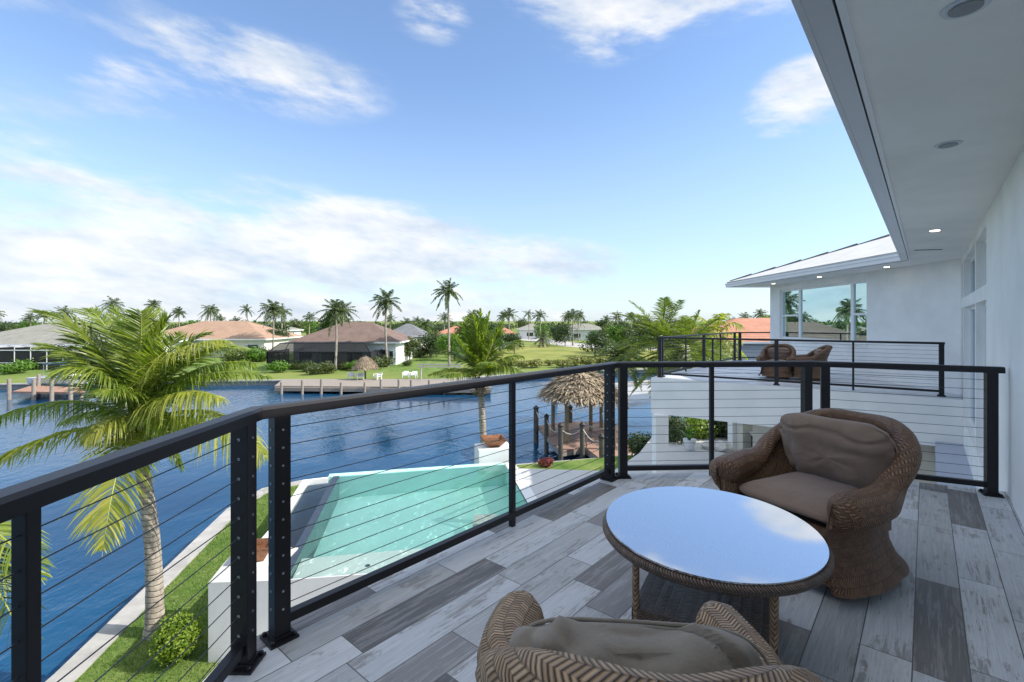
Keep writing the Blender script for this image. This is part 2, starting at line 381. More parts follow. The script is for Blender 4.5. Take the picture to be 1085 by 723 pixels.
# ------------------------------------------------------------------ geometry helpers
def tag(o, label=None, cat=None, group=None, kind=None):
    if label: o['label'] = label
    if cat: o['category'] = cat
    if group: o['group'] = group
    if kind: o['kind'] = kind
    return o
def thing(name, label, cat, loc=(0, 0, 0), rz=0, group=None):
    o = bpy.data.objects.new(name, None); C.objects.link(o); o.empty_display_size = .2
    o.location = loc; o.rotation_euler = (0, 0, rz)
    return tag(o, label, cat, group)
class MB:
    def __init__(s): s.v = []; s.f = []; s.uv = None; s.mi = []
    def quad(s, a, b, c, d):
        i = len(s.v); s.v += [a, b, c, d]; s.f.append((i, i + 1, i + 2, i + 3))
    def tri(s, a, b, c):
        i = len(s.v); s.v += [a, b, c]; s.f.append((i, i + 1, i + 2))
    def box(s, x0, x1, y0, y1, z0, z1, mtx=None):
        i = len(s.v)
        p = [Vector((x, y, z)) for z in (z0, z1) for (x, y) in ((x0, y0), (x1, y0), (x1, y1), (x0, y1))]
        if mtx is not None: p = [mtx @ q for q in p]
        s.v += p
        s.f += [tuple(i + k for k in f) for f in ((0, 3, 2, 1), (4, 5, 6, 7), (0, 1, 5, 4), (1, 2, 6, 5), (2, 3, 7, 6), (3, 0, 4, 7))]
        return s
    def bar(s, a, b, w, h, up=Vector((0, 0, 1)), z_off=0):
        """rectangular bar from a to b, w across, h tall, centred"""
        a = Vector(a); b = Vector(b); d = (b - a).normalized(); x = d.cross(up)
        if x.length < 1e-5: x = Vector((1, 0, 0))
        x.normalize(); u = x.cross(d).normalized(); i = len(s.v)
        for q in (a, b):
            for (sx, sy) in ((-1, -1), (1, -1), (1, 1), (-1, 1)): s.v.append(q + x * sx * w / 2 + u * sy * h / 2)
        s.f += [tuple(i + k for k in f) for f in ((0, 3, 2, 1), (4, 5, 6, 7), (0, 1, 5, 4), (1, 2, 6, 5), (2, 3, 7, 6), (3, 0, 4, 7))]
        return s
    def tube(s, pts, r, n=6, cap=True):
        pts = [Vector(p) for p in pts]; rs = r if hasattr(r, '__len__') else [r] * len(pts); i0 = len(s.v)
        ref = Vector((0, 0, 1))
        for k, p in enumerate(pts):
            d = (pts[min(k + 1, len(pts) - 1)] - pts[max(k - 1, 0)]).normalized()
            x = d.cross(ref)
            if x.length < .05: x = d.cross(Vector((0, 1, 0)))
            x.normalize(); y = d.cross(x)
            for j in range(n):
                t = 2 * math.pi * j / n; s.v.append(p + (x * math.cos(t) + y * math.sin(t)) * rs[k])
        for k in range(len(pts) - 1):
            for j in range(n):
                a = i0 + k * n + j; b = i0 + k * n + (j + 1) % n; s.f.append((a, b, b + n, a + n))
        if cap:
            s.f.append(tuple(i0 + j for j in range(n))[::-1]); e = i0 + (len(pts) - 1) * n; s.f.append(tuple(e + j for j in range(n)))
        return s
    def prism(s, poly, z0, z1):
        """poly: list of (x,y) counter-clockwise or not"""
        ar = sum(poly[k][0] * poly[(k + 1) % len(poly)][1] - poly[(k + 1) % len(poly)][0] * poly[k][1] for k in range(len(poly)))
        if ar < 0: poly = poly[::-1]
        i = len(s.v); n = len(poly)
        s.v += [Vector((x, y, z0)) for x, y in poly] + [Vector((x, y, z1)) for x, y in poly]
        s.f.append(tuple(range(i, i + n))[::-1]); s.f.append(tuple(range(i + n, i + 2 * n)))
        for k in range(n): s.f.append((i + k, i + (k + 1) % n, i + n + (k + 1) % n, i + n + k))
        return s
    def lathe(s, prof, n=24, c=(0, 0, 0)):
        i = len(s.v); c = Vector(c)
        for r, z in prof:
            for j in range(n):
                t = 2 * math.pi * j / n; s.v.append(c + Vector((r * math.cos(t), r * math.sin(t), z)))
        for k in range(len(prof) - 1):
            for j in range(n):
                a = i + k * n + j; b = i + k * n + (j + 1) % n; s.f.append((a, b, b + n, a + n))
        s.f.append(tuple(i + j for j in range(n))[::-1]); e = i + (len(prof) - 1) * n; s.f.append(tuple(e + j for j in range(n)))
        return s
    def build(s, name, m, parent=None, world=False, smooth=False, bevel=0, parent_keep=None):
        me = bpy.data.meshes.new(name)
        if world and parent is not None:
            off = Vector(parent.location)
            p = parent.parent
            while p is not None: off += Vector(p.location); p = p.parent
            vs = [tuple(Vector(q) - off) for q in s.v]
        else: vs = [tuple(q) for q in s.v]
        me.from_pydata(vs, [], s.f); me.update()
        if s.uv:
            ul = me.uv_layers.new(name='UVMap')
            for lp in me.loops: ul.data[lp.index].uv = s.uv[lp.vertex_index]
        if m: me.materials.append(m)
        if smooth:
            for p in me.polygons: p.use_smooth = True
        o = bpy.data.objects.new(name, me); C.objects.link(o)
        if parent is not None: o.parent = parent
        if bevel:
            b = o.modifiers.new('bevel', 'BEVEL'); b.width = bevel; b.segments = 2; b.limit_method = 'ANGLE'
            b.harden_normals = False
        return o
def struct(o): o['kind'] = 'structure'; return o
def copy_tree(o, loc=None, rz=None, label=None, group=None, scale=None):
    c = o.copy(); C.objects.link(c)
    if loc is not None: c.location = loc
    if rz is not None: c.rotation_euler = (0, 0, rz)
    if scale: c.scale = (scale,) * 3
    if label: c['label'] = label
    if group: c['group'] = group
    for ch in list(o.children):
        d = ch.copy(); C.objects.link(d); d.parent = c
        for gch in list(ch.children):
            e = gch.copy(); C.objects.link(e); e.parent = d
    return c
def G(px, py, z):
    """point of height z (above the canal) seen at photo pixel px,py"""
    h = ZC - z; v = py - 340.0
    return Vector(((px - 542.5) * h / v, F * h / v, z))
def A(px, py, Y): return Vector(((px - 542.5) / F * Y, Y, ZC - (py - 340) / F * Y))

ZD = 6.1; ZP = 2.7; ZL = 1.2; ZF = .6; ZE = ZC + 1.255       # balcony, pool deck, lawn, soffit heights
WS, WCO = math.sin(WA), math.cos(WA)
W0 = Vector((3.70, 3.48, 0)); WD = Vector((WS, WCO, 0)); WN = Vector((-WCO, WS, 0))   # wall line, direction, outward normal
def wp(s, out=0, z=0): return Vector((W0.x + WD.x * s + WN.x * out, W0.y + WD.y * s + WN.y * out, z))

# ------------------------------------------------------------------ setting: water, land
w = MB(); w.quad(Vector((-3000, -600, 0)), Vector((3000, -600, 0)), Vector((3000, 6000, 0)), Vector((-3000, 6000, 0)))
struct(w.build('canal_water', M_water))
far = [(-900, 20), (-130, 50)] + [tuple(G(px, py, 0).xy) for px, py in [(-60, 413), (0, 412.5), (120, 410), (241, 408.5), (294, 408), (440, 408.5), (480, 406.5), (520, 403), (600, 398.5), (640, 397), (690, 395), (760, 393)]]
far += [(75, 75), (200, 70), (900, 60)]
b = MB(); b.prism(far + [(2900, 5900), (-2900, 5900)], -1.0, ZF); struct(b.build('far_ground', M_land))
# lawn strips near the houses on the far bank, yellow field on the right
def sheet(name, pts, z, m):
    q = MB(); i = len(q.v); ar = sum(pts[k][0] * pts[(k + 1) % len(pts)][1] - pts[(k + 1) % len(pts)][0] * pts[k][1] for k in range(len(pts)))
    if ar < 0: pts = pts[::-1]
    q.v += [Vector((x, y, z)) for x, y in pts]; q.f.append(tuple(range(len(pts)))); return struct(q.build(name, m))
def gp(l, z=ZF): return [tuple(G(px, py, z).xy) for px, py in l]
sheet('far_lawn', gp([(-80, 399), (0, 398), (241, 395), (300, 394), (475, 394), (500, 380), (520, 368), (440, 366), (300, 372), (100, 374), (-100, 378)]), ZF + .008, M_lawn)
sheet('far_field', gp([(505, 388), (560, 388), (690, 384), (800, 383), (800, 366), (690, 368), (600, 366), (545, 366), (510, 372)]), ZF + .008, M_field)
sheet('far_lawn', gp([(600, 355), (700, 353), (700, 362), (628, 362)]), ZF + .012, M_lawn)
sheet('far_road', gp([(545, 357.5), (580, 359.2), (612, 363.5), (640, 366.5), (720, 368.5), (720, 371.5), (640, 370.3), (600, 367.5), (570, 362.5), (540, 359.3)]), ZF + .016, M_road)
# our own lot
lot = [(-7.0, -25), (-7.3, 0), (-8.2, 8.7), (-9.6, 16.3), (-9.45, 18.3), (-8.4, 19.2), (.1, 21.3), (4.3, 22.4), (9.5, 24.4), (26, 31), (60, 38), (60, -25)]
b = MB(); b.prism(lot, -1, ZL); struct(b.build('lawn_ground', M_lawn))
# seawall with its concrete cap
sw = thing('seawall', 'pale concrete seawall cap edging the near lawn along the blue canal', 'seawall', (-8.2, 8.7, 0))
b = MB(); cap_pts = lot[0:11]
def offset(pts, d):
    out = []
    for k, p in enumerate(pts):
        a = Vector(pts[max(k - 1, 0)]); c = Vector(pts[min(k + 1, len(pts) - 1)]); t = (c - a).normalized(); out.append((p[0] - t.y * d, p[1] + t.x * d))
    return out
def strip(mb, pts, d0, d1, z0, z1):
    a = offset(pts, d0); c = offset(pts, d1)
    for k in range(len(pts) - 1): mb.prism([a[k], a[k + 1], c[k + 1], c[k]], z0, z1)
strip(b, cap_pts, .06, -.42, ZL - .12, ZL + .03); b.build('cap', M_conc, sw, world=True)
b = MB(); strip(b, cap_pts, .004, -.1, -1, ZL - .12); b.build('wall_face', M_conc, sw, world=True)
fs = thing('seawall', 'long low concrete seawall cap along the far bank below the houses', 'seawall', (far[3][0], far[3][1], 0))
b = MB(); strip(b, far[1:13], -.004 - .45, .06, ZF - .1, ZF + .03)
b.build('cap', M_conc, fs, world=True)
b = MB(); strip(b, far[1:13], -.05, .03, -1, ZF - .1); b.build('wall_face', M_conc, fs, world=True)
# neighbour's seawall spit past the tiki hut
ns = thing('seawall', 'low pale seawall running out behind the thatched tiki roof', 'seawall', (9, 47, 0))
b = MB(); pl = [(4.2, 44.4), (9.6, 47.6), (15.5, 51.2), (30, 58)]
strip(b, pl, 0, 1.0, ZL - .25, ZL + .02); b.build('cap', M_conc, ns, world=True)
b = MB(); strip(b, pl, .05, .9, -1, ZL - .25); b.build('wall_face', M_pave, ns, world=True)

# ------------------------------------------------------------------ pool and pool deck
P0 = Vector((-4.29, 9.12)); P1 = Vector((-5.49, 15.3)); P2 = Vector((-.25, 16.55)); P3 = Vector((.95, 9.9))
# deck masses around the basin (z to ZP): house-side slab, near block
b = MB()
b.prism([(-5.68, 9.0), (P0.x - .02, 9.085), (P3.x, P3.y - .05), (3, 10.25), (9, 9.9), (16, 14), (16, 22), (7.0, 22.6), (4.7, 17.8), (3.3, 15.7), (.3, 15.95), (P2.x + .12, P2.y), (P3.x, P3.y), (P0.x, P0.y), (-4.62, 9.12), (-4.62, 10.4), (-5.93, 10.4), (-5.8, 9.6)], -.5, ZP)
struct(b.build('pool_deck_ground', M_pave))
b = MB(); b.prism([(-5.42, 9.1), (-5.5, 6), (-5.5, -5), (1, -5), (8, 10.2), (2.6, 10.1)], .6, ZL + .06); struct(b.build('lower_patio_ground', M_pave))
b = MB(); b.prism([(-.25, 16.55), (.35, 17.3), (3.6, 18.0), (7, 22.6), (9, 23.5), (.1, 21.0), (-2, 20.4), (-1.2, 17.2)], -.5, ZL + .1); struct(b.build('lower_terrace_ground', M_lawn))
pool = thing('swimming_pool', 'turquoise infinity edge pool with a pale tanning shelf below the balcony', 'pool', (-2.2, 12.8, 0))
b = MB(); b.prism([tuple(P0), tuple(P1), tuple(P2), tuple(P3)], 1.2, 1.95); b.build('basin_floor', M_poolfin, pool, world=True)
b = MB()
def wallseg(mb, a, c, th, z0, z1):
    a = Vector(a); c = Vector(c); t = (c - a).normalized(); nn = Vector((-t.y, t.x)) * th
    mb.prism([tuple(a), tuple(c), tuple(c + nn), tuple(a + nn)], z0, z1)
for (a, c) in ((P1, P2), (P2, P3), (P3, P0), (P0, P1)): wallseg(b, a, c, .02, 1.15, ZP - .06)
b.build('basin_wall', M_poolfin, pool, world=True)
b = MB(); S1 = P0 + (P1 - P0) * .19; S2 = Vector((-1.88, 10.8)); S3 = Vector((-1.55, 9.72))
b.prism([tuple(P0 + Vector((.02, .05))), tuple(S1 + Vector((.02, 0))), tuple(S2), tuple(S3)], 1.15, ZP - .19); b.build('tanning_shelf', M_shelf, pool, world=True)
bq = G(514, 552, ZP - .35); b = MB(); b.box(bq.x - .3, bq.x + .3, bq.y - .3, bq.y + .3, 1.95, ZP - .3); b.build('underwater_stone', M_stone, pool, world=True)
b = MB(); b.lathe([(.05, 0), (.05, .01)], 16, (-3.0, 10.0, ZP - .19)); b.build('floor_drain', M_darktile, pool, world=True)
b = MB(); b.quad(*[Vector((p.x, p.y, ZP - .035)) for p in (P0, P3, P2, P1)]); b.build('pool_water', M_pool, pool, world=True)
# raised spill wall on the canal side, dark glass tile
b = MB(); wallseg(b, P0, P1, .17, .9, ZP - .03); b.build('spill_wall', M_darktile, pool, world=True)
b = MB(); wallseg(b, P1 + Vector((-.33, -.05)), P2, .30, .9, ZP - .045); b.build('infinity_edge', M_poolfin, pool, world=True)
# lower catch trough and its white coping
b = MB(); b.prism([(-5.95, 10.42), (-6.62, 13.2), (-7.25, 16.6), (-5.9, 17.1), (-4.85, 10.4)], 1.1, 1.9); b.build('catch_trough', M_darktile, pool, world=True)
b = MB(); b.quad(Vector((-4.66, 10.42, 1.98)), Vector((-5.80, 16.8, 1.98)), Vector((-7.0, 16.6, 1.98)), Vector((-5.9, 10.42, 1.98))); b.build('trough_water', M_pool, pool, world=True)
b = MB(); strip(b, [(-5.93, 10.41), (-6.30, 13.2), (-7.08, 16.75), (-6.05, 17.05)], .0, .2, ZL - .5, 2.06)
b.build('coping', M_coping, pool, world=True)
b = MB(); strip(b, [(P2.x, P2.y - .02), (P3.x, P3.y)], .02, .34, ZP, ZP + .012); b.build('coping', M_coping, pool, world=True)
# kerb in the lawn near the bush
kb = MB(); strip(kb, [(-5.05, 9.15), (-5.45, 8.2), (-5.6, 6.5)], 0, .16, ZL - .1, ZL + .12); struct(kb.build('garden_kerb', M_coping))
def fire_bowl(label, x, y, z, s, ped, rz):
    t = thing('fire_bowl', label, 'fire bowl', (x, y, z), rz, 'copper bowls at the pool corners')
    if ped:
        q = MB(); q.box(-.62 * s, .62 * s, -.5 * s, .5 * s, -1.2, ped); q.build('pedestal', M_coping, t, bevel=.01)
    q = MB(); n0 = len(q.v)
    for (a, zz) in ((.2, ped), (.42, ped + .26), (.42, ped + .31), (.36, ped + .31), (.3, ped + .2)):
        for sx, sy in ((-1, -1), (1, -1), (1, 1), (-1, 1)): q.v.append(Vector((sx * a * s, sy * a * s, zz)))
    for k in range(4):
        for j in range(4):
            a = n0 + k * 4 + j; c = n0 + k * 4 + (j + 1) % 4; q.f.append((a, c, c + 4, a + 4))
    q.f.append((n0 + 16, n0 + 17, n0 + 18, n0 + 19)); q.f.append((n0 + 3, n0 + 2, n0 + 1, n0))
    q.build('bowl', M_copper, t); return t
pb = G(522, 492, ZP)
fire_bowl('copper bowl on a tall white pedestal at the far pool corner', -.68, 17.55, ZP, 1.0, .34, .24)
nb = G(274, 596, ZP)
fire_bowl('square copper bowl sitting low at the near pool corner above the trough', nb.x - .05, nb.y + .1, ZP, .62, .02, .2)

# ------------------------------------------------------------------ the house
hs = thing('house', 'white stucco house with the shaded soffit and window wall beside the balcony', 'house', (8, 4, 0))
RELZ = lambda h: ZC - h
def wallpanel(mb, s0, s1, z0, z1, out0=-.3, out1=0):
    mb.prism([tuple(wp(s0, out0).xy), tuple(wp(s1, out0).xy), tuple(wp(s1, out1).xy), tuple(wp(s0, out1).xy)], z0, z1)
K = 8.27
bays = [(2.87, 4.40), (4.55, 7.35), (7.50, 8.06)]
b = MB()
wallpanel(b, -9, 2.87, 0, ZE)
for (s0, s1) in ((4.40, 4.55), (7.35, 7.50), (8.06, K)): wallpanel(b, s0, s1, RELZ(1.85), RELZ(-1.12))
wallpanel(b, 2.87, K, RELZ(-1.12), ZE); wallpanel(b, 2.87, K, 0, RELZ(1.85))
for s0, s1 in bays: wallpanel(b, s0, s1, RELZ(-.25), RELZ(-.43))
b.build('wall', M_stucco, hs, world=True)
for s0, s1 in bays:
    for z0, z1 in ((RELZ(1.85), RELZ(-.25)), (RELZ(-.43), RELZ(-1.12))):
        q = MB(); t = .05
        wallpanel(q, s0, s0 + t, z0, z1, -.16, -.09); wallpanel(q, s1 - t, s1, z0, z1, -.16, -.09)
        wallpanel(q, s0 + t, s1 - t, z0, z0 + t, -.16, -.09); wallpanel(q, s0 + t, s1 - t, z1 - t, z1, -.16, -.09)
        if s1 - s0 > 2 and z1 - z0 > 1: wallpanel(q, (s0 + s1) / 2 - .03, (s0 + s1) / 2 + .03, z0 + t, z1 - t, -.158, -.088)
        fr = q.build('window', M_white, hs, world=True)
        q = MB(); wallpanel(q, s0 + t, s1 - t, z0 + t, z1 - t, -.135, -.12); q.build('pane', M_glassd, fr, world=True)
# wing wall with the large window
WX = lambda y: 9.09 + .025 * (y - 9.8)
def wingpanel(mb, y0, y1, z0, z1, d0=0, d1=.3):
    mb.prism([(WX(y0) + d0, y0), (WX(y1) + d0, y1), (WX(y1) + d1, y1), (WX(y0) + d1, y0)], z0, z1)
y0, y1, zb, zt = 12.43, 16.66, ZC - .6, ZC + 1.05
b = MB(); KY = wp(K).y
wingpanel(b, KY, y0, 0.5, ZE); wingpanel(b, y1, 17.3, ZP, ZE); wingpanel(b, y0, y1, ZD - .9, zb); wingpanel(b, y0, y1, zt, ZE)
b.prism([(WX(17.3) + .3, 17.0), (16, 17.0), (16, 17.3), (WX(17.3) + .3, 17.3)], ZD, ZE)
b.build('wall', M_stucco, hs, world=True)
q = MB(); t = .055
ya, yb_ = 13.02, 15.63
for a, c in ((y0, y0 + t), (ya, ya + .12), (yb_ - .12, yb_), (y1 - t, y1)): wingpanel(q, a, c, zb + t, zt - t, .07, .16)
wingpanel(q, y0, y1, zb, zb + t, .07, .16); wingpanel(q, y0, y1, zt - t, zt, .07, .16)
zm = zb + (zt - zb) * .47
for a, c in ((y0 + t, ya), (yb_, y1 - t)): wingpanel(q, a, c, zm - .03, zm + .03, .065, .155)
wf = q.build('window', M_white, hs, world=True)
for a, c, z0_, z1_ in ((y0 + t, ya, zb + t, zm - .03), (y0 + t, ya, zm + .03, zt - t), (ya + .12, yb_ - .12, zb + t, zt - t), (yb_, y1 - t, zb + t, zm - .03), (yb_, y1 - t, zm + .03, zt - t)):
    q = MB(); wingpanel(q, a, c, z0_, z1_, .10, .115); q.build('pane', M_glass, wf, world=True)
q = MB(); wingpanel(q, y0 - .04, y1 + .04, zb - .05, zb - .002, -.035, .3); q.build('sill', M_stucco2, wf, world=True)
# soffits (one flat L under both eaves)
EO = .905 - .13
e_in = wp(-9, EO); ecx = wp(10.65, EO)
b = MB()
b.prism([tuple(wp(-9, -.25).xy), tuple(wp(-9, EO).xy), (8.22, wp((8.22 - W0.x + WCO * EO) / WS, EO).y), (8.22, 18.0), (15.9, 18.0), (15.9, 12)], ZE, ZE + .12)
b.build('soffit', M_stucco2, hs, world=True)
# drip trim, dark gap, gutter along the eaves
def eave(o0, o1, z0, z1, m, nm):
    """moulding between offsets o0..o1 beyond the soffit edge, both eaves"""
    def corner(o):
        x = 8.22 - o; s = (x - W0.x + WCO * (EO + o)) / WS; return (x, wp(s, EO + o).y)
    q = MB()
    q.prism([tuple(wp(-9, EO + o0).xy), tuple(wp(-9, EO + o1).xy), corner(o1), corner(o0)], z0, z1)
    q.prism([corner(o0), corner(o1), (8.22 - o1, 18.0 + o1), (8.22 - o0, 18.0 + o0)], z0, z1)
    q.prism([(8.22 - o0, 18.0 + o0), (8.22 - o1, 18.0 + o1), (15.9, 18.0 + o1), (15.9, 18.0 + o0)], z0, z1)
    return q.build(nm, m, hs, world=True)
eave(.0, .028, ZE - .012, ZE + .12, M_white, 'eave_trim')
eave(.028, .040, ZE + .02, ZE + .12, M_dark, 'eave_gap')
gt = eave(.040, .150, ZE + .0, ZE + .12, M_gutter, 'gutter')
eave(.150, .178, ZE + .09, ZE + .145, M_gutter, 'gutter_lip')
eave(.135, .160, ZE - .004, ZE + .10, M_gutter, 'gutter_face')
# roofs
b = MB(); sl = .33
def rp(x, y, d): return Vector((x, y, ZE + .14 + d * sl))
c0 = (8.22 - .12, 10.1); c1 = (8.10, 18.12)
ridge_d = 5.2
cA = wp(-9, EO + .12); 
sC = (8.10 - W0.x + WCO * (EO + .12)) / WS; cC = wp(sC, EO + .12)
# main roof plane
v1 = wp(-9, EO + .12); v2 = cC; inner = ridge_d
m1 = wp(-9, EO + .12 - inner); m2 = Vector((8.10 + inner, cC.y + .0, 0))
b.quad(rp(v1.x, v1.y, 0), rp(v2.x, v2.y, 0), rp(m2.x, m2.y, inner), rp(m1.x, m1.y, inner))
# wing roof: canal-side slope, end hip
b.quad(rp(8.10, cC.y, 0), rp(8.10, 18.12, 0), rp(8.10 + inner, 18.12 - inner, inner), rp(8.10 + inner, cC.y, inner))
b.v += [rp(8.10, 18.12, 0), rp(15.9, 18.12, 0), rp(15.9, 18.12 - inner, inner), rp(8.10 + inner, 18.12 - inner, inner)]; n_ = len(b.v); b.f.append((n_ - 4, n_ - 3, n_ - 2, n_ - 1))
rf = b.build('roof', M_roof_white, hs, world=True)
sm = rf.modifiers.new('thick', 'SOLIDIFY'); sm.thickness = .06; sm.offset = -1
# course steps showing along the hip
b = MB()
for k in range(16):
    d = .05 + k * .32
    x = 8.10 + d
    b.quad(rp(x, cC.y + .2, d) + Vector((0, 0, .035)), rp(x, 18.12 - d, d) + Vector((0, 0, .035)), rp(x, 18.12 - d, d), rp(x, cC.y + .2, d))
    d2 = d + .31; x2 = 8.10 + d2
    b.quad(rp(x, cC.y + .2, d) + Vector((0, 0, .035)), rp(x2, cC.y + .2, d2) + Vector((0, 0, .006)), rp(x2, 18.12 - d2, d2) + Vector((0, 0, .006)), rp(x, 18.12 - d, d) + Vector((0, 0, .035)))
b.build('roof_tiles', M_roof_white, rf, world=True)
b = MB()
for k in range(9):
    d = .1 + k * .56
    a = rp(8.10 + d, 18.12 - d, d) + Vector((.0, .03, .05)); c = rp(8.10 + d + .54, 18.12 - d - .54, d + .54) + Vector((0, .03, .085))
    b.bar(a, c, .16, .05)
b.build('hip_cap', M_roof_slate, rf, world=True)
# soffit downlights
def dl(x, y, lit, r=.075):
    q = MB(); q.lathe([(r, ZE - .008), (r * 1.05, ZE - .001)], 20, (x, y, 0)); o = q.build('downlight', M_gutter, hs, world=True)
    q = MB(); q.lathe([(r * .72, ZE - .012), (r * .72, ZE - .0085)], 20, (x, y, 0)); q.build('lens', M_lamp if lit else M_lampoff, o, world=True)
for x, y, lit in ((3.10, 3.42, 0), (1.81, 1.92, 0), (5.86, 6.67, 1), (8.72, 11.2, 1), (8.75, 13.7, 1), (8.8, 16.2, 1)): dl(x, y, lit)
q = MB(); q.bar(Vector((7.15, 8.55, ZE - .004)), Vector((7.55, 8.45, ZE - .004)), .05, .006); q.build('soffit_vent', M_dark, hs, world=True)
# slabs: balcony, wing deck, ledge by the tall windows
RA = Vector((-1.17, 2.20, 0)); RB = Vector((.98, 4.62, 0)); RC_ = Vector((2.97, 4.72, 0)); RD = Vector((4.13, 4.15, 0))
def outset(p, q, d): 
    t = (q - p).normalized(); return Vector((t.y, -t.x, 0)) * -d
d_ = .09
bal = [(-1.17 - d_, -5), (-1.17 - d_, 2.20 + .04), (.98 - .05, 4.62 + d_), (2.97 + .03, 4.72 + d_), tuple((wp(.98, -.0)).xy), tuple(wp(0, 0).xy), tuple(wp(-9, 0).xy), (-3.0, -5)]
b = MB(); b.prism(bal, ZD - .92, ZD - .012); b.build('balcony_slab', M_stucco2, hs, world=True)
q = MB(); q.prism(bal, ZD - .012 + .002, ZD); struct(q.build('balcony_floor', M_plank))
wing = [(3.69, 12.78), tuple(wp(7.50, .002).xy), tuple(wp(K - .02, .002).xy), (9.3, 9.9), (12, 10.2), (15.9, 14), (15.9, 19.1), (8.35, 18.42)]
b = MB(); b.prism(wing, ZC - 2.45, ZD - .012); b.build('wing_slab', M_stucco2, hs, world=True)
q = MB(); q.prism([(3.72, 12.78), tuple(wp(7.52, .004).xy), tuple(wp(K - .02, .004).xy), (WX(17.3), 17.3), (15.8, 17.4), (15.8, 19.0), (8.36, 18.38)], ZD - .01, ZD); struct(q.build('wing_floor', simple('shade_tinted_white_tile', (.60, .62, .66), .45, 0, .06, 2)))  # white floor with its bluish shade put into the tile colour
b = MB(); b.prism([tuple(wp(.98, .0).xy), tuple(wp(K, 0).xy), tuple(wp(K, .40).xy), tuple(wp(.98, .40).xy)], ZC - 2.9, ZC - 2.35); b.build('window_ledge', simple('shade_blue_ledge', (.40, .44, .52), .6, 0, .04, 2), hs, world=True)  # the ledge's bluish shade is put into its colour
b = MB(); b.prism([(9.0, 9.95), (6.0, 12.0), (6.15, 12.2), (9.15, 10.15)], ZP, ZC - 2.45); b.build('lanai_wall', M_beige, hs, world=True)
b = MB(); b.box(3.72, 4.05, 12.45, 12.80, 0, ZC - 2.45); b.build('column', M_stucco2, hs, world=True)
b = MB(); b.box(8.2, 8.55, 17.9, 18.3, ZP, ZC - 2.45); b.build('column', M_stucco, hs, world=True)
b = MB(); b.prism([(-1.1, -5), (-1.1, 2.0), (1.0, 4.4), (2.9, 4.5), tuple(wp(1, -.1).xy), tuple(wp(-9, -.1).xy)], 0, ZD - .93); b.build('lower_storey', M_stucco, hs, world=True)

# ------------------------------------------------------------------ railings
def post(root, p, w=.075, z0=ZD, top=1.055, plate=True, dirv=(0, 1, 0), fittings=0):
    d = Vector(dirv).normalized(); up = Vector((0, 0, 1)); x = Vector((d.y, -d.x, 0))
    M = Matrix(((x.x, d.x, 0, p.x), (x.y, d.y, 0, p.y), (0, 0, 1, z0), (0, 0, 0, 1)))
    q = MB(); q.box(-w / 2, w / 2, -w / 2, w / 2, 0, top, M); o = q.build('post', M_rail, root, world=True, bevel=.003)
    if plate:
        q = MB(); q.box(-.065, .065, -.065, .065, 0, .012, M); q.box(-w / 2 - .008, w / 2 + .008, -w / 2 - .008, w / 2 + .008, .012, .03, M)
        for sx in (-1, 1):
            for sy in (-1, 1):
                c = M @ Vector((sx * .05, sy * .05, .012)); q.lathe([(.010, 0), (.010, .012), (.005, .016)], 8, c)
        q.build('base_plate', M_rail, o, world=True)
    if fittings:
        q = MB()
        for k in range(11):
            z = .15 + k * .084
            c = M @ Vector((w / 2 * fittings, 0, z)); q.tube([c, c + x * .004 * fittings], .0055, 8)
            c = M @ Vector((0, -w / 2 - .004, z)); q.tube([c, c + d * .006], .006, 8)
        q.build('cable_fitting', M_steel, o, world=True)
    return o
def profile_sweep(pts, w, z0, z1, r=.008):
    """mitred handrail with softened top edges"""
    prof = [(-w / 2, z0), (w / 2, z0), (w / 2, z1 - r), (w / 2 - r, z1), (-w / 2 + r, z1), (-w / 2, z1 - r)]
    q = MB(); n = len(prof)
    for k, p in enumerate(pts):
        a = (p - pts[k - 1]).normalized() if k else None; c = (pts[k + 1] - p).normalized() if k < len(pts) - 1 else None
        t = ((a or c) + (c or a)).normalized(); ref = a or c
        x = Vector((t.y, -t.x, 0)); k_ = 1 / max(.3, x.dot(Vector((ref.y, -ref.x, 0))))
        for (u, z) in prof: q.v.append(p + x * u * k_ + Vector((0, 0, z)))
    for k in range(len(pts) - 1):
        for j in range(n):
            a = k * n + j; c = k * n + (j + 1) % n; q.f.append((a, c, c + n, a + n))
    q.f.append(tuple(range(n))[::-1]); e = (len(pts) - 1) * n; q.f.append(tuple(e + j for j in range(n))); return q
def cables(root, a, c, r=.0022, n=11, sag=.0):
    for k in range(n):
        z = ZD + .15 + k * .084
        q = MB(); q.tube([Vector((a.x, a.y, z)), Vector((c.x, c.y, z))], r, 5); q.build('cable', M_cable, root, world=True)
rl = thing('balcony_railing', 'dark bronze cable railing that wraps around the near balcony', 'railing', (-1.17, 2.2, ZD))
pts = [Vector((-1.17, -2.5, 0)), RA, RB, RC_, RD + Vector((.07, -.035, 0))]
profile_sweep(pts, .082, ZD + 1.052, ZD + 1.105, .012).build('top_rail', M_rail, rl, world=True)
segs = [(Vector((-1.17, -2.5, 0)), RA), (RA, RB), (RB, RC_), (RC_, RD)]
def dirn(a, c): return (c - a).normalized()
for i, (a, c) in enumerate(segs):
    t = dirn(a, c); q = MB(); e0 = a + t * (.12 if i else 0); e1 = c - t * (.12 if i < 3 else .02)
    q.bar(e0 + Vector((0, 0, ZD + .085)), e1 + Vector((0, 0, ZD + .085)), .045, .045); q.build('bottom_rail', M_rail, rl, world=True, bevel=.003)
    cables(rl, e0, e1)
e1 = dirn(*segs[0]); e2 = dirn(*segs[1]); e3 = dirn(*segs[2]); e4 = dirn(*segs[3])
post(rl, RA - e1 * .10, .075, dirv=e1, fittings=1); post(rl, RA + e2 * .105, .075, dirv=e2, fittings=1)
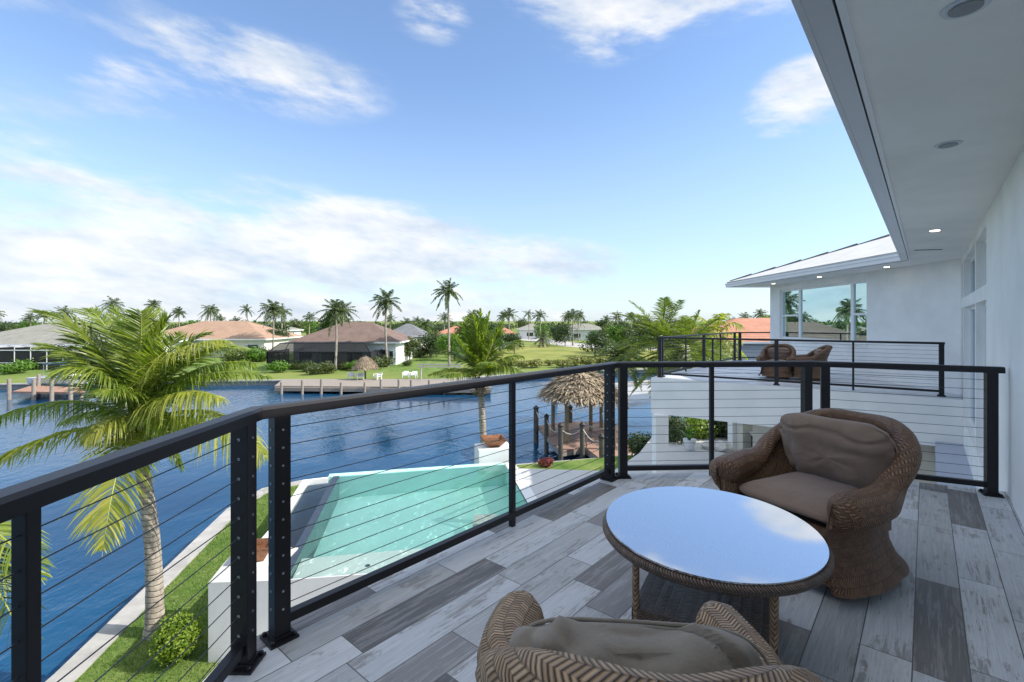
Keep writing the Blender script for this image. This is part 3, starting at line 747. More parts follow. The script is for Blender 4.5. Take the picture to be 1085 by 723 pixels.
post(rl, RB - e2 * .085, .075, dirv=e2, fittings=1); post(rl, RB + e3 * .085, .075, dirv=e3)
post(rl, RC_ - e3 * .085, .075, dirv=e3); post(rl, RC_ + e4 * .085, .075, dirv=e4); post(rl, RD, .075, dirv=e4)
mid = lambda a, c, f: a + (c - a) * f
for p, t in ((Vector((-1.17, 1.16, 0)), e1), (Vector((-1.17, 0.1, 0)), e1), (mid(RA, RB, .545), e2), (mid(RB, RC_, .48), e3)):
    post(rl, p, .038, dirv=t, plate=False)
post(rl, Vector((-1.17, -1.0, 0)), .075, dirv=e1)
rw = thing('balcony_railing', 'dark cable railing around the far wing deck with wicker chairs', 'railing', (3.9, 12.75, ZD))
F1 = Vector((3.93, 12.77, 0)); F2 = Vector((8.53, 9.56, 0)); Gc = Vector((8.42, 18.2, 0)); G2 = Vector((15.5, 18.7, 0))
profile_sweep([F2 + dirn(F1, F2) * .05, F1, Gc, G2], .07, ZD + 1.03, ZD + 1.075, .008).build('top_rail', M_rail, rw, world=True)
for a, c in ((F1, F2), (F1, Gc), (Gc, G2)):
    t = dirn(a, c); q = MB(); q.bar(a + t * .05 + Vector((0, 0, ZD + .10)), c + Vector((0, 0, ZD + .10)), .05, .045); q.build('bottom_rail', M_rail, rw, world=True)
    cables(rw, a + t * .05, c, .003)
for p, w_, a, c in ((F1, .08, F1, F2), (F1 + dirn(F1, Gc) * .14, .07, F1, Gc), (mid(F1, F2, .235), .04, F1, F2), (mid(F1, F2, .485), .08, F1, F2), (mid(F1, F2, .745), .04, F1, F2), (F2, .08, F1, F2),
                    (mid(F1, Gc, .27), .04, F1, Gc), (mid(F1, Gc, .5), .08, F1, Gc), (mid(F1, Gc, .75), .04, F1, Gc), (Gc, .08, F1, Gc), (Gc + Vector((.2, .01, 0)), .08, Gc, G2), (Gc + Vector((2, .14, 0)), .04, Gc, G2), (Gc + Vector((4, .28, 0)), .08, Gc, G2)):
    post(rw, p, w_, dirv=dirn(a, c), plate=w_ > .06, top=1.04)

# ------------------------------------------------------------------ wicker furniture
def tub_chair_mesh(mw):
    """horseshoe shell: rolled arms rising into an arched back; front is +Y, base at z=0"""
    N = 72; hw = .345; rings = []
    path = []
    for k in range(N + 1):
        t = k / N * 2 - 1                      # -1 left arm front .. 0 back .. 1 right arm front
        L = 1.30; d = t * L; a = abs(d)
        arc = .345 * math.pi / 2 + .02
        if a < arc:
            th = a / arc * math.pi / 2; x = hw * math.sin(th); y = -.32 + (.305) * (1 - math.cos(th))
        else:
            q = (a - arc) / (L - arc); x = hw + .028 * math.sin(q * math.pi) + .0 * q; y = -.015 + q * .385
        path.append((math.copysign(x, t) if a > 1e-6 else 0.0, y, t, a))
    def sm(a, b, x): x = max(0, min(1, (x - a) / (b - a))); return x * x * (3 - 2 * x)
    mb = MB(); mb.uv = []
    prof_n = None; cum_s = 0; prev = None
    ends = [-2, -1] 
    def ring(x, y, nx, ny, a, s, shrink=0, push=(0, 0)):
        top = .60 + .285 * (1 - sm(.10, .74, a)) + .012 * math.sin(a * 3)
        arm = sm(.45, .95, a)
        lean = .09 * (1 - sm(.1, .75, a))      # back reclines
        rr = .055 + .037 * arm                # roll radius
        pr = [(.045, .075), (.0, .13), (-.035, .22), (-.045, .32), (-.03, .40)]
        ctr = (-.005 + lean * .9, top - rr)
        for j in range(11):
            th = R(-55) + j / 10 * R(290)
            pr.append((ctr[0] + rr * math.cos(th), ctr[1] + rr * math.sin(th)))
        pr += [(-.075 + lean * .4, .50), (-.085, .36), (-.085, .28)]
        pts_ = []
        cxp = (-.02, .42)
        for (o, z) in pr:
            if shrink:
                o = ctr[0] + (o - ctr[0]) * (1 - shrink) if z > .4 else cxp[0] + (o - cxp[0]) * (1 - shrink * .8)
                z = ctr[1] + (z - ctr[1]) * (1 - shrink * .55) if z > ctr[1] else z
            pts_.append(Vector((x + nx * o + push[0], y + ny * o + push[1], z)))
        return pts_, pr
    allr = []
    seq = []
    for k, (x, y, t, a) in enumerate(path):
        x0, y0 = path[max(k - 1, 0)][:2]; x1, y1 = path[min(k + 1, N)][:2]
        tx, ty = x1 - x0, y1 - y0; l = math.hypot(tx, ty); tx /= l; ty /= l
        nx, ny = -ty, tx
        nx, ny = (nx, ny)
        # outward: away from seat centre
        if nx * x + ny * (y - .0) < 0 and abs(t) > .0: nx, ny = -nx, -ny
        if a < 1e-6: nx, ny = 0, -1
        seq.append((x, y, nx, ny, a, tx, ty))
    e0 = seq[0]; e1_ = seq[-1]
    caps = [(.95, .075), (.72, .068), (.45, .052), (.2, .028)]
    for sh, ps in caps: allr.append((ring(e0[0], e0[1], e0[2], e0[3], e0[4], 0, sh, (-e0[5] * ps, -e0[6] * ps))[0], -ps))
    s = 0
    for k, q in enumerate(seq):
        if k: s += math.hypot(q[0] - seq[k - 1][0], q[1] - seq[k - 1][1])
        allr.append((ring(q[0], q[1], q[2], q[3], q[4], s)[0], s))
    for sh, ps in caps[::-1]: allr.append((ring(e1_[0], e1_[1], e1_[2], e1_[3], e1_[4], s, sh, (e1_[5] * ps, e1_[6] * ps))[0], s + ps))
    n = len(allr[0][0])
    for pts_, s in allr:
        v = 0
        for j, p in enumerate(pts_):
            if j: v += (p - pts_[j - 1]).length
            mb.v.append(p); mb.uv.append((v, s))
    for k in range(len(allr) - 1):
        for j in range(n - 1):
            a = k * n + j; mb.f.append((a, a + 1, a + n + 1, a + n))
    mb.f.append(tuple(range(n))); mb.f.append(tuple((len(allr) - 1) * n + j for j in range(n))[::-1])
    return mb
def uvbox(mb_pts_rows):
    """grid of rows -> mesh with uv in metres"""
    mb = MB(); mb.uv = []; n = len(mb_pts_rows[0])
    for i, row in enumerate(mb_pts_rows):
        v = 0
        for j, p in enumerate(row):
            if j: v += (p - row[j - 1]).length
            mb.v.append(p); mb.uv.append((v, i * .05 if i == 0 else mb.uv[-n][1] + (row[n // 2] - mb_pts_rows[i - 1][n // 2]).length))
    for i in range(len(mb_pts_rows) - 1):
        for j in range(n - 1):
            a = i * n + j; mb.f.append((a, a + 1, a + n + 1, a + n))
    return mb
def cushion(w, d, h, e=.28, seed=0, wr=.012, crown=.0, n=26, tuck=0):
    """puffy cushion: rounded plan, tapering edges, creases; centred at origin"""
    mb = MB()
    for i in range(n + 1):
        phi = -math.pi / 2 + math.pi * i / n
        for j in range(2 * n):
            th = 2 * math.pi * j / (2 * n)
            def sp(c, p): return math.copysign(abs(c) ** p, c)
            cp = sp(math.cos(phi), .55); sz = sp(math.sin(phi), .8)
            x = cp * sp(math.cos(th), e) * w / 2; y = cp * sp(math.sin(th), e) * d / 2
            edge = max(abs(x) / (w / 2), abs(y) / (d / 2)); z = sz * h / 2 * (1 - .35 * edge ** 4)
            p = Vector((x, y, z))
            q = noise.noise(Vector((x * 5 + seed, y * 5, z * 3))) * wr + noise.noise(Vector((x * 13 + seed, y * 13, z * 7 + 9))) * wr * .45
            rdg = 1 - abs(noise.noise(Vector((x * 4.5 + seed * 3, y * 7 - seed, z)))) * 7
            q -= max(0, rdg) * wr * .75
            p += Vector((x / w, y / d, 2.2 * sz)).normalized() * q + Vector((0, 0, crown * (1 - edge * edge)))
            mb.v.append(p)
    m_ = 2 * n
    for i in range(n):
        for j in range(m_): mb.f.append((i * m_ + j, i * m_ + (j + 1) % m_, (i + 1) * m_ + (j + 1) % m_, (i + 1) * m_ + j))
    return mb
def piping(w, d, z, e=.28):
    pts_ = []
    for j in range(49):
        th = 2 * math.pi * j / 48
        def sp(c, p): return math.copysign(abs(c) ** p, c)
        pts_.append(Vector((sp(math.cos(th), e) * w / 2, sp(math.sin(th), e) * d / 2, z)))
    return MB().tube(pts_, .005, 6, cap=False)
def make_chair(label, loc, rz, mw, mc, group=None, pil=(0, -.20, .60, R(68)), pseed=3, pw=.56, ph=.40, pt=.17):
    t = thing('wicker_armchair', label, 'armchair', loc, rz, group)
    sh = tub_chair_mesh(mw).build('shell', mw, t, smooth=True)
    rows = []
    for zz, bulge in ((.07, .045), (.13, .02), (.22, .0), (.30, .0), (.345, .008), (.355, -.02)):
        row = []
        for k in range(17):
            x = -.30 + .60 * k / 16; row.append(Vector((x, .325 + bulge + .03 * math.cos(x / .30 * math.pi / 2), zz)))
        rows.append(row)
    uvbox(rows).build('seat_apron', mw, t, smooth=True)
    q = MB(); q.box(-.27, .27, -.17, .32, .26, .34); q.build('seat_deck', M_wick_dark, t)
    q = MB(); q.uv = None; q.lathe([(.25, 0), (.27, .015), (.265, .05), (.22, .07), (.12, .12), (.10, .26)], 32); q.build('swivel_base', M_wick_dark, t, smooth=True)
    c = cushion(.575, .62, .13, .22, pseed + 5, .007, .015); s = c.build('seat_cushion', mc, t, smooth=True); s.location = (0, .045, .405)
    q = piping(.565, .61, .0, .22); q.build('piping', mc, s, smooth=True)
    c = cushion(pw, ph, pt, .42, pseed, .024 if pseed < 10 else .042, .0, 44); p = c.build('back_pillow', mc, t, smooth=True)
    p.location = pil[:3]; p.rotation_euler = (pil[3], 0, 0)
    q = piping(pw * .985, ph * .985, 0, .42); q.build('piping', mc, p, smooth=True)
    return t
def face(dx_, dy_): return math.atan2(-dx_, dy_)
make_chair('brown wicker tub chair with taupe pillow standing beyond the round glass table', (1.945, 3.04, ZD), face(-.90, -.44), M_wick, M_cush, 'wicker chairs on the near balcony', pil=(0, -.15, .655, R(74)), pw=.65, ph=.45, pt=.20).scale = (1.12, 1.12, 1.0)
make_chair('brown wicker tub chair nearest the camera in a lighter lit tone, with a rumpled grey taupe pillow', (.31, 1.215, ZD), face(.10, 1), M_wick_near, M_cush2, 'wicker chairs on the near balcony', pil=(0, -.12, .565, R(58)), pseed=14, pw=.68, ph=.43, pt=.19).scale = (.94, 1, 1)
ca = make_chair('brown wicker tub chair on the far wing deck showing its arched back and left arm', (6.95, 12.6, ZD), face(-.6, -.75), M_wick, M_cush, 'wicker chairs on the wing deck')
copy_tree(ca, (7.62, 12.25, ZD), face(-.95, .35), 'wicker tub chair on the wing deck, mostly behind the other and nearer the wall')

# round glass table
TX, TY = .951, 2.333
tb = thing('side_table', 'round glass-topped wicker table between the two near chairs', 'table', (TX, TY, ZD))
tb.rotation_euler = (R(.8), 0, 0)
q = MB(); q.uv = []; prof = [(.40, .452), (.47, .448), (.493, .452), (.505, .468), (.505, .482), (.495, .491), (.47, .4925), (.30, .4925), (.02, .4925)]
nn = 96
for k, (r, z) in enumerate(prof):
    for j in range(nn + 1):
        th = 2 * math.pi * j / nn; q.v.append(Vector((r * math.cos(th), r * math.sin(th), z))); q.uv.append((r if r < .46 else r + k * .02, th * .5))
for k in range(len(prof) - 1):
    for j in range(nn):
        a = k * (nn + 1) + j; q.f.append((a, a + 1, a + nn + 2, a + nn + 1))
q.build('table_rim', M_wick_dark, tb, smooth=True)
q = MB(); q.lathe([(.486, 0), (.486, .008)], 96); gl = q.build('glass_top', M_tabletop, tb, bevel=0)
gl.location = (0, 0, .506); gl.rotation_euler = (R(1.4), 0, 0)
ang = math.atan2(-.27, .49)
for sx in (-1, 1):
    for sy in (-1, 1):
        x, y = sx * .28, sy * .28; X = x * math.cos(ang) - y * math.sin(ang); Y = x * math.sin(ang) + y * math.cos(ang)
        q = MB(); q.uv = []
        for k in range(16):
            for j in range(13):
                th = 2 * math.pi * j / 12; q.v.append(Vector((X + .017 * math.cos(th), Y + .017 * math.sin(th), .45 * k / 15))); q.uv.append((th * .02, .45 * k / 15 * .6))
        for k in range(15):
            for j in range(12): a = k * 13 + j; q.f.append((a, a + 1, a + 14, a + 13))
        q.build('leg', M_wick_near, tb, smooth=True)
Mr = Matrix.Rotation(ang, 4, 'Z')
def wbox(hx, hy, z0, z1, M):
    q = MB(); q.uv = []
    def f(a, b_, c, d, ul, vl):
        i = len(q.v); q.v += [M @ Vector(p) for p in (a, b_, c, d)]; q.uv += [(0, 0), (ul, 0), (ul, vl), (0, vl)]; q.f.append((i, i + 1, i + 2, i + 3))
    f((-hx, -hy, z1), (hx, -hy, z1), (hx, hy, z1), (-hx, hy, z1), 2 * hx, 2 * hy)
    f((-hx, -hy, z0), (-hx, hy, z0), (hx, hy, z0), (hx, -hy, z0), 2 * hx, 2 * hy)
    for (a, b_) in (((-hx, -hy), (hx, -hy)), ((hx, -hy), (hx, hy)), ((hx, hy), (-hx, hy)), ((-hx, hy), (-hx, -hy))):
        f((*a, z0), (*b_, z0), (*b_, z1), (*a, z1), 2 * hx, z1 - z0)
    return q
wbox(.295, .295, .06, .185, Mr).build('lower_shelf', M_wick_dark, tb)

# ------------------------------------------------------------------ palms
def bez(a, b_, c, t): return a * (1 - t) ** 2 + b_ * 2 * t * (1 - t) + c * t * t
def frond(mb, rib, P0_, P1_, P2_, n=40, ll=.7, w=.03, droop=.5, wind=Vector((0, 0, 0)), seg=3, rr=.022, seed=0, start=.14, ragged=.15, vee=.35):
    rg = random.Random(seed); pts_ = [bez(P0_, P1_, P2_, i / 20) for i in range(21)]
    if rib is not None: rib.tube(pts_, [rr * (1 - .88 * i / 20) for i in range(21)], 5)
    for i in range(n):
        t = start + (1 - start) * (i + .5) / n; p = bez(P0_, P1_, P2_, t); tg = (bez(P0_, P1_, P2_, min(1, t + .02)) - bez(P0_, P1_, P2_, t - .02)).normalized()
        side = tg.cross(Vector((0, 0, 1)))
        if side.length < .1: side = tg.cross(Vector((0, 1, 0)))
        side.normalize(); nrm = side.cross(tg).normalized()
        L = ll * (math.sin(min(1, (t - start) / (1 - start) * .93 + .10) * math.pi) ** .55) * (1 - .25 * t)
        for s in (-1, 1):
            if rg.random() < ragged * .4: continue
            l = L * rg.uniform(1 - ragged, 1 + ragged * .5)
            d = (side * s * rg.uniform(.85, 1.1) + tg * (.45 + .5 * t) + nrm * (vee + rg.uniform(-.18, .18))).normalized()
            dr = droop * rg.uniform(.7, 1.35); prev = p; pv = d.copy(); ww = w * rg.uniform(.8, 1.2)
            wd = tg * .5 + nrm * rg.uniform(-.6, .6); wd = (wd - d * wd.dot(d)).normalized()
            q0 = p; i0 = len(mb.v); mb.v += [p - wd * ww * .25, p + wd * ww * .25]
            for k in range(1, seg + 1):
                f = k / seg; pv = (pv + Vector((0, 0, -dr * .75 / seg * (1 + f))) + wind * (f / seg)).normalized()
                prev = prev + pv * (l / seg)
                if k < seg: mb.v += [prev - wd * ww * .5 * (1 - .35 * f), prev + wd * ww * .5 * (1 - .35 * f)]
                else: mb.v.append(prev)
            for k in range(seg - 1): a = i0 + 2 * k; mb.f.append((a, a + 1, a + 3, a + 2))
            a = i0 + 2 * (seg - 1); mb.f.append((a, a + 1, a + 2))
def trunk_mesh(a, c, r0, r1, bow=Vector((0, 0, 0)), n=20, sides=12, flare=1.35):
    q = MB(); pts_ = []; rs = []
    for i in range(n + 1):
        t = i / n; p = a.lerp(c, t) + bow * math.sin(math.pi * t); pts_.append(p)
        rs.append((r0 + (r1 - r0) * t) * (1 + (flare - 1) * math.exp(-t * 14)) * (1 + .03 * math.sin(i * 2.1)))
    q.tube(pts_, rs, sides); return q
def boot(mb, c, r, n=40, seed=1, h=.5, out=.35):
    rg = random.Random(seed)
    for k in range(n):
        a = rg.uniform(0, 6.283); z = rg.uniform(-h * .8, h * .25); d = Vector((math.cos(a), math.sin(a), rg.uniform(.1, 1.3))).normalized()
        p = c + Vector((math.cos(a) * r, math.sin(a) * r, z)); w_ = rg.uniform(.02, .055); t = Vector((-math.sin(a), math.cos(a), 0)) * w_; L = rg.uniform(.4, 1) * out
        e = p + d * L + Vector((0, 0, -.3 * L * rg.random())); mb.quad(p - t, p + t, e + t * .4, e - t * .4)
# the big wind-blown palm by the seawall
pal = thing('coconut_palm', 'large wind-blown coconut palm rising from the near lawn by the seawall', 'palm tree', (-7.30, 9.83, ZL))
CR = A(146, 452, 9.7)
trunk_mesh(Vector((-7.30, 9.83, ZL - .1)), CR + Vector((0, 0, -.35)), .165, .115, Vector((.12, 0, 0)), 30, 16).build('trunk', M_trunk, pal, world=True, smooth=True)
q = MB(); boot(q, CR + Vector((0, 0, -.15)), .13, 170, 5, .5, .75); q.build('dry_sheaths', M_dead, pal, world=True)
WN_ = Vector((-.55, .1, .12))
near_fronds = [  # ctrl px, tip px, Y ctrl, Y tip, leaflet, droop, wind, material
    ((150, 385), (120, 322), 9.7, 9.6, .62, .15, (-1.6, 0, .25), 0),
    ((168, 372), (128, 340), 9.9, 10.2, .62, .12, (-1.2, 0, .5), 1),
    ((112, 345), (40, 330), 9.5, 9.2, .75, .2, (-1.5, 0, .3), 1),
    ((120, 385), (72, 352), 9.6, 9.8, .62, .3, (-1.2, 0, .1), 1),
    ((95, 395), (60, 372), 10.2, 10.6, .6, .5, (-.8, 0, 0), 1),
    ((172, 345), (178, 338), 9.8, 9.9, .60, .12, (.3, 0, .4), 0),
    ((160, 400), (190, 350), 9.4, 9.2, .60, .2, (.4, 0, .3), 0),
    ((196, 350), (262, 372), 9.5, 9.4, .62, .5, (.5, 0, 0), 0),
    ((205, 372), (292, 402), 9.4, 9.2, .58, .65, (.6, 0, -.1), 0),
    ((185, 385), (255, 398), 10.2, 10.6, .6, .7, (.3, 0, -.2), 1),
    ((228, 405), (285, 490), 9.3, 9.0, 1.0, 1.2, (.0, 0, -.6), 2),
    ((200, 430), (205, 455), 10.6, 11.4, .7, 1.0, (0, 0, -.2), 1),
    ((88, 398), (-25, 452), 9.6, 9.4, .75, 1.1, (-.1, 0, -.5), 0),
    ((70, 442), (-30, 502), 9.3, 9.0, .75, .9, (-.3, 0, -.4), 2),
    ((118, 420), (60, 452), 10.6, 11.3, .6, .9, (-.3, 0, -.2), 1),
    ((124, 470), (108, 590), 8.7, 8.1, .78, .30, (-.05, 0, -.3), 2),
    ((160, 415), (182, 470), 9.0, 8.9, .45, .9, (.2, 0, -.4), 0),
    ((130, 350), (92, 326), 10.0, 10.2, .7, .2, (-1.4, 0, .3), 0), ((150, 360), (150, 328), 9.5, 9.3, .62, .15, (-.9, 0, .3), 0),
    ((175, 365), (225, 352), 9.9, 10.2, .6, .35, (.3, 0, .1), 1), ((105, 375), (40, 365), 9.2, 8.9, .65, .4, (-.9, 0, 0), 1),
    ((190, 372), (276, 385), 9.8, 9.9, .75, 1.2, (.4, 0, -.3), 0), ((178, 395), (240, 425), 9.0, 8.7, .75, 1.3, (.3, 0, -.3), 2),
    ((175, 350), (245, 362), 9.2, 8.9, .7, .9, (.6, 0, -.1), 2), ((110, 372), (55, 395), 9.0, 8.6, .75, .9, (-.5, 0, -.2), 0),
    ((128, 425), (88, 470), 9.0, 8.6, .6, 1.1, (-.2, 0, -.4), 2), ((158, 430), (196, 500), 9.9, 10.1, .6, 1.1, (.1, 0, -.4), 0),
    ((140, 400), (100, 418), 8.9, 8.4, .5, .7, (-.5, 0, -.2), 0),
]
for k, (c_, t_, yc, yt, ll, dr, wi, mi) in enumerate(near_fronds):
    q = MB(); rib = MB()
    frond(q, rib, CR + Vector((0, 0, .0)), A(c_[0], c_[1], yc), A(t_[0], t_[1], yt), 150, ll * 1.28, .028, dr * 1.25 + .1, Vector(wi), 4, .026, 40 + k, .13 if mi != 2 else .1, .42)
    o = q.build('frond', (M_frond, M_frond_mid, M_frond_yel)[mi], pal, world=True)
    rib.build('rib', M_rachis, o, world=True)
# palm mostly out of frame at bottom left
pl2 = thing('coconut_palm', 'coconut palm whose hanging fronds poke in at the bottom left below the handrail', 'palm tree', (-7.15, 5.9, ZL))
C2 = A(-95, 545, 5.9)
trunk_mesh(Vector((-7.15, 5.9, ZL - .1)), C2 + Vector((0, 0, -.2)), .19, .13).build('trunk', M_trunk, pl2, world=True, smooth=True)
for k, (c_, t_, yc, yt, ll, mi) in enumerate([((-25, 520), (48, 620), 5.8, 5.6, .72, 0), ((-25, 560), (35, 700), 5.7, 5.4, .7, 1), ((-40, 540), (20, 640), 6.0, 6.1, .7, 2), ((-60, 500), (-20, 560), 6.4, 6.9, .7, 0), ((-150, 480), (-220, 560), 6, 6.2, .7, 0), ((-110, 470), (-130, 440), 6.5, 7, .7, 0), ((-90, 620), (-70, 760), 5.5, 5.2, .7, 0)]):
    q = MB(); rib = MB(); frond(q, rib, C2, A(*c_, yc), A(*t_, yt), 60, ll, .026, .75, Vector((.35, 0, -.3)), 4, .024, 90 + k, .15, .2)
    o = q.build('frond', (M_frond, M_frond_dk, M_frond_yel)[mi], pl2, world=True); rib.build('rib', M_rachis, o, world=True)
# young palm at the far pool corner
YM = 20.6
pm = thing('coconut_palm', 'upright young coconut palm behind the pool corner pedestal', 'palm tree', (A(513, 493, YM).x, YM, ZL))
C3 = A(509, 398, YM)
trunk_mesh(Vector((A(514, 493, YM).x, YM, ZL - .1)), C3 + Vector((0, 0, -.3)), .15, .13).build('trunk', M_trunk, pm, world=True, smooth=True)
q = MB(); boot(q, C3 + Vector((0, 0, -.35)), .16, 170, 8, .7, .5); q.build('dry_sheaths', M_dead, pm, world=True)
for k, (c_, t_, yc, yt, ll, dr, mi) in enumerate([((507, 360), (500, 332), YM, YM, .75, .25, 0), ((513, 360), (520, 328), YM, YM, .75, .2, 0), ((500, 365), (488, 340), YM + .5, YM + 1, .75, .35, 1), ((520, 370), (530, 345), YM + .5, YM + 1, .7, .3, 1),
        ((495, 378), (478, 352), YM - .3, YM - .6, .7, .4, 1), ((535, 372), (556, 378), YM, YM - .2, .75, .9, 0), ((540, 376), (562, 402), YM - .4, YM - .8, .8, 1.1, 1), ((486, 384), (452, 398), YM, YM, .75, 1.0, 2), ((480, 392), (470, 398), YM - .6, YM - 1.2, .7, 1.0, 0),
        ((498, 385), (480, 395), YM + .8, YM + 1.8, .7, .9, 1), ((528, 384), (540, 392), YM + .8, YM + 1.8, .7, .9, 1), ((505, 350), (510, 326), YM + .4, YM + .4, .75, .2, 0), ((497, 362), (492, 334), YM + .2, YM + .4, .75, .3, 0), ((522, 360), (535, 338), YM - .2, YM, .75, .3, 0), ((492, 372), (466, 372), YM + .4, YM + .6, .75, .8, 1), ((530, 366), (552, 360), YM + .5, YM + .8, .75, .7, 1), ((515, 380), (520, 385), YM - .8, YM - 1.6, .6, .9, 0)]):
    q = MB(); rib = MB(); frond(q, rib, C3, A(*c_, yc), A(*t_, yt), 72, ll * 1.2, .06, dr, Vector((0, 0, 0)), 3, .03, 130 + k, .08, .2)
    o = q.build('frond', (M_frond, M_frond_mid, M_frond_yel)[mi], pm, world=True); rib.build('rib', M_rachis, o, world=True)

def make_palm(name, label, h, nf=24, fl=2.6, seed=1, tr=(.19, .13), droop=(.6, 1.6), mi=M_frond_far, bow=.3, nl=34, lw=.11, ld=.9, lf=.34, group=None, boots=30, spread=1.0):
    rg = random.Random(seed); t = thing(name, label, 'palm tree', (0, 0, 0), 0, group); top = Vector((rg.uniform(-.4, .4), 0, h))
    if h > .6: trunk_mesh(Vector((0, 0, -.2)), top, tr[0], tr[1], Vector((rg.uniform(-bow, bow), 0, 0)), 14, 8).build('trunk', M_trunk, t, smooth=True)
    q = MB(); rib = None
    for k in range(nf):
        a = k * 2.39996 + rg.uniform(-.2, .2); e = 1.25 - 1.75 * (k / nf) * spread + rg.uniform(-.12, .12); L = fl * rg.uniform(.85, 1.1)
        d = Vector((math.cos(a) * math.cos(e), math.sin(a) * math.cos(e), math.sin(e))); c = top + d * L * .55
        dr = rg.uniform(*droop) * (.45 + .75 * k / nf); tip = top + d * L + Vector((-.12 * L, 0, -dr * .55 * L))
        frond(q, q, top, c, tip, nl, fl * lf, lw, ld, Vector((-.15, 0, 0)), 2, .03, seed * 31 + k, .12, .2)
    q.build('crown', mi, t)
    if boots: q = MB(); boot(q, top + Vector((0, 0, -.15)), .15, boots, seed, .6, .6); q.build('dry_sheaths', M_dead, t)
    return t
# tall palms on the far bank: (x px, base px, crown px, label)
def far_palm(px, by, cy, label, seed, fl=2.6, **kw):
    b_ = G(px, by, ZF); top = ZC - (cy - 340) / F * b_.y
    t = make_palm('coconut_palm', label, top - ZF, seed=seed, fl=fl, group='tall palms on the far bank', **kw); t.location = b_; return t
far_palm(476, 388, 309, 'tallest slender palm standing left of the young palm on the far bank', 3, 2.7)
far_palm(411, 389, 319, 'tall palm at the gable end of the brown-roofed house', 4, 2.7)
far_palm(355, 393, 329, 'palm in front of the screened porch of the brown-roofed house', 5, 2.5)
far_palm(288, 379, 328, 'palm at the left edge of the brown-roofed house', 6, 3.0)
far_palm(224, 366, 329, 'bushy palm standing behind the tan-roofed house', 7, 3.4, droop=(1.2, 2.0))
far_palm(262, 366, 328, 'thin palm between the tan and brown roofs', 8, 2.4, nf=12)
far_palm(163, 364, 324, 'palm poking up left of the tan roof ridge', 9, 3.2)
far_palm(120, 364, 323, 'palm farther left behind the big wind-blown palm', 10, 4.2, droop=(1.2, 2.0))
far_palm(32, 360, 337, 'small palm behind the grey roof at the left edge', 12, 3.2)
far_palm(190, 364, 331, 'feathery palm just right of the wind-blown crown', 13, 2.6)
far_palm(603, 362, 335, 'left one of the pair of palms standing by the road', 14, 3.0, droop=(1.0, 1.8))
far_palm(613, 361, 334, 'right one of the pair of palms standing by the road', 15, 3.0, droop=(1.0, 1.8))
far_palm(534, 360, 335, 'palm behind the little orange-roofed house', 16, 3.2)
far_palm(560, 360, 333, 'thin palm between the orange-roofed house and the road', 17, 2.8, nf=12)
far_palm(655, 360, 336, 'palm in front of the white house by the utility pole', 18, 2.6)
far_palm(668, 362, 336, 'full palm right of the utility pole', 19, 3.0)
far_palm(430, 366, 344, 'short palm behind the brown house gable', 20, 3.0)
far_palm(452, 368, 345, 'mid-height palm among the trees left of the tallest palm', 21, 3.0)
far_palm(500, 366, 336, 'palm half hidden behind the upright fronds of the young palm', 22, 3.0)
dpl = make_palm('date_palm', 'squat spiky date palm alone on the field by the road', 2.6, nf=30, fl=3.3, seed=31, tr=(.4, .42), droop=(.3, 1.0), group='', mi=M_frond_far, nl=22, boots=40, spread=1.15)
dpl.location = G(577, 368, ZF)
p6 = make_palm('coconut_palm', 'small bright palm in front of the terracotta roof beyond the wing deck', 4.2, nf=20, fl=3.0, seed=33, droop=(1.4, 2.2), mi=M_frond_yel, nl=26, group='')
p6.location = A(758, 420, 34); p6.location.z = ZL; p6.scale = (1, 1, 1.25)
# bushy palms crowding behind the wing deck rail
for k, (px, cy, Y, fl, seed, lab) in enumerate([(700, 362, 30, 3.9, 41, 'big feathery palm crowding the left end of the wing deck'), (722, 372, 27, 3.4, 42, 'shorter palm between the feathery palm and the terracotta roof'), (664, 380, 36, 2.6, 43, 'low palm at the water edge left of the feathery palm'), (745, 392, 30, 3.0, 44, 'yellow green palm low behind the wing railing')]):
    c_ = A(px, cy, Y); t = make_palm('areca_palm', lab, c_.z - ZL, nf=32, fl=fl, seed=seed, droop=(.7, 1.3), tr=(.12, .09), mi=(M_frond_mid, M_frond_mid, M_frond_far, M_frond)[k], nl=60, lw=.055, ld=.35, lf=.24, group='palms behind the wing deck'); t.location = (c_.x, Y, ZL)

# ------------------------------------------------------------------ leafy trees and shrubs
def clumps(mb, blobs, n, ls, seed, flat=.5):
    rg = random.Random(seed)
    tot = sum(b_[1][0] * b_[1][2] for b_ in blobs)
    for (c, r) in blobs:
        for k in range(int(n * r[0] * r[2] / tot)):
            d = Vector((rg.gauss(0, 1), rg.gauss(0, 1), rg.gauss(0, 1))).normalized(); rad = rg.uniform(.55, 1.04) if rg.random() < .8 else rg.uniform(.2, .8)
            rad *= 1 + .22 * noise.noise(d * 2.6 + Vector((seed, c[0], 0)))
            p = Vector((c[0] + d.x * r[0] * rad, c[1] + d.y * r[1] * rad, c[2] + d.z * r[2] * rad))
            nrm = (d + Vector((rg.gauss(0, .6), rg.gauss(0, .6), rg.gauss(0, .6)))).normalized(); u = nrm.orthogonal().normalized(); v = nrm.cross(u); a = rg.uniform(0, 6.28)
            u, v = u * math.cos(a) + v * math.sin(a), v * math.cos(a) - u * math.sin(a); s = ls * rg.uniform(.6, 1.3)
            mb.quad(p - u * s, p - v * s * flat, p + u * s, p + v * s * flat)
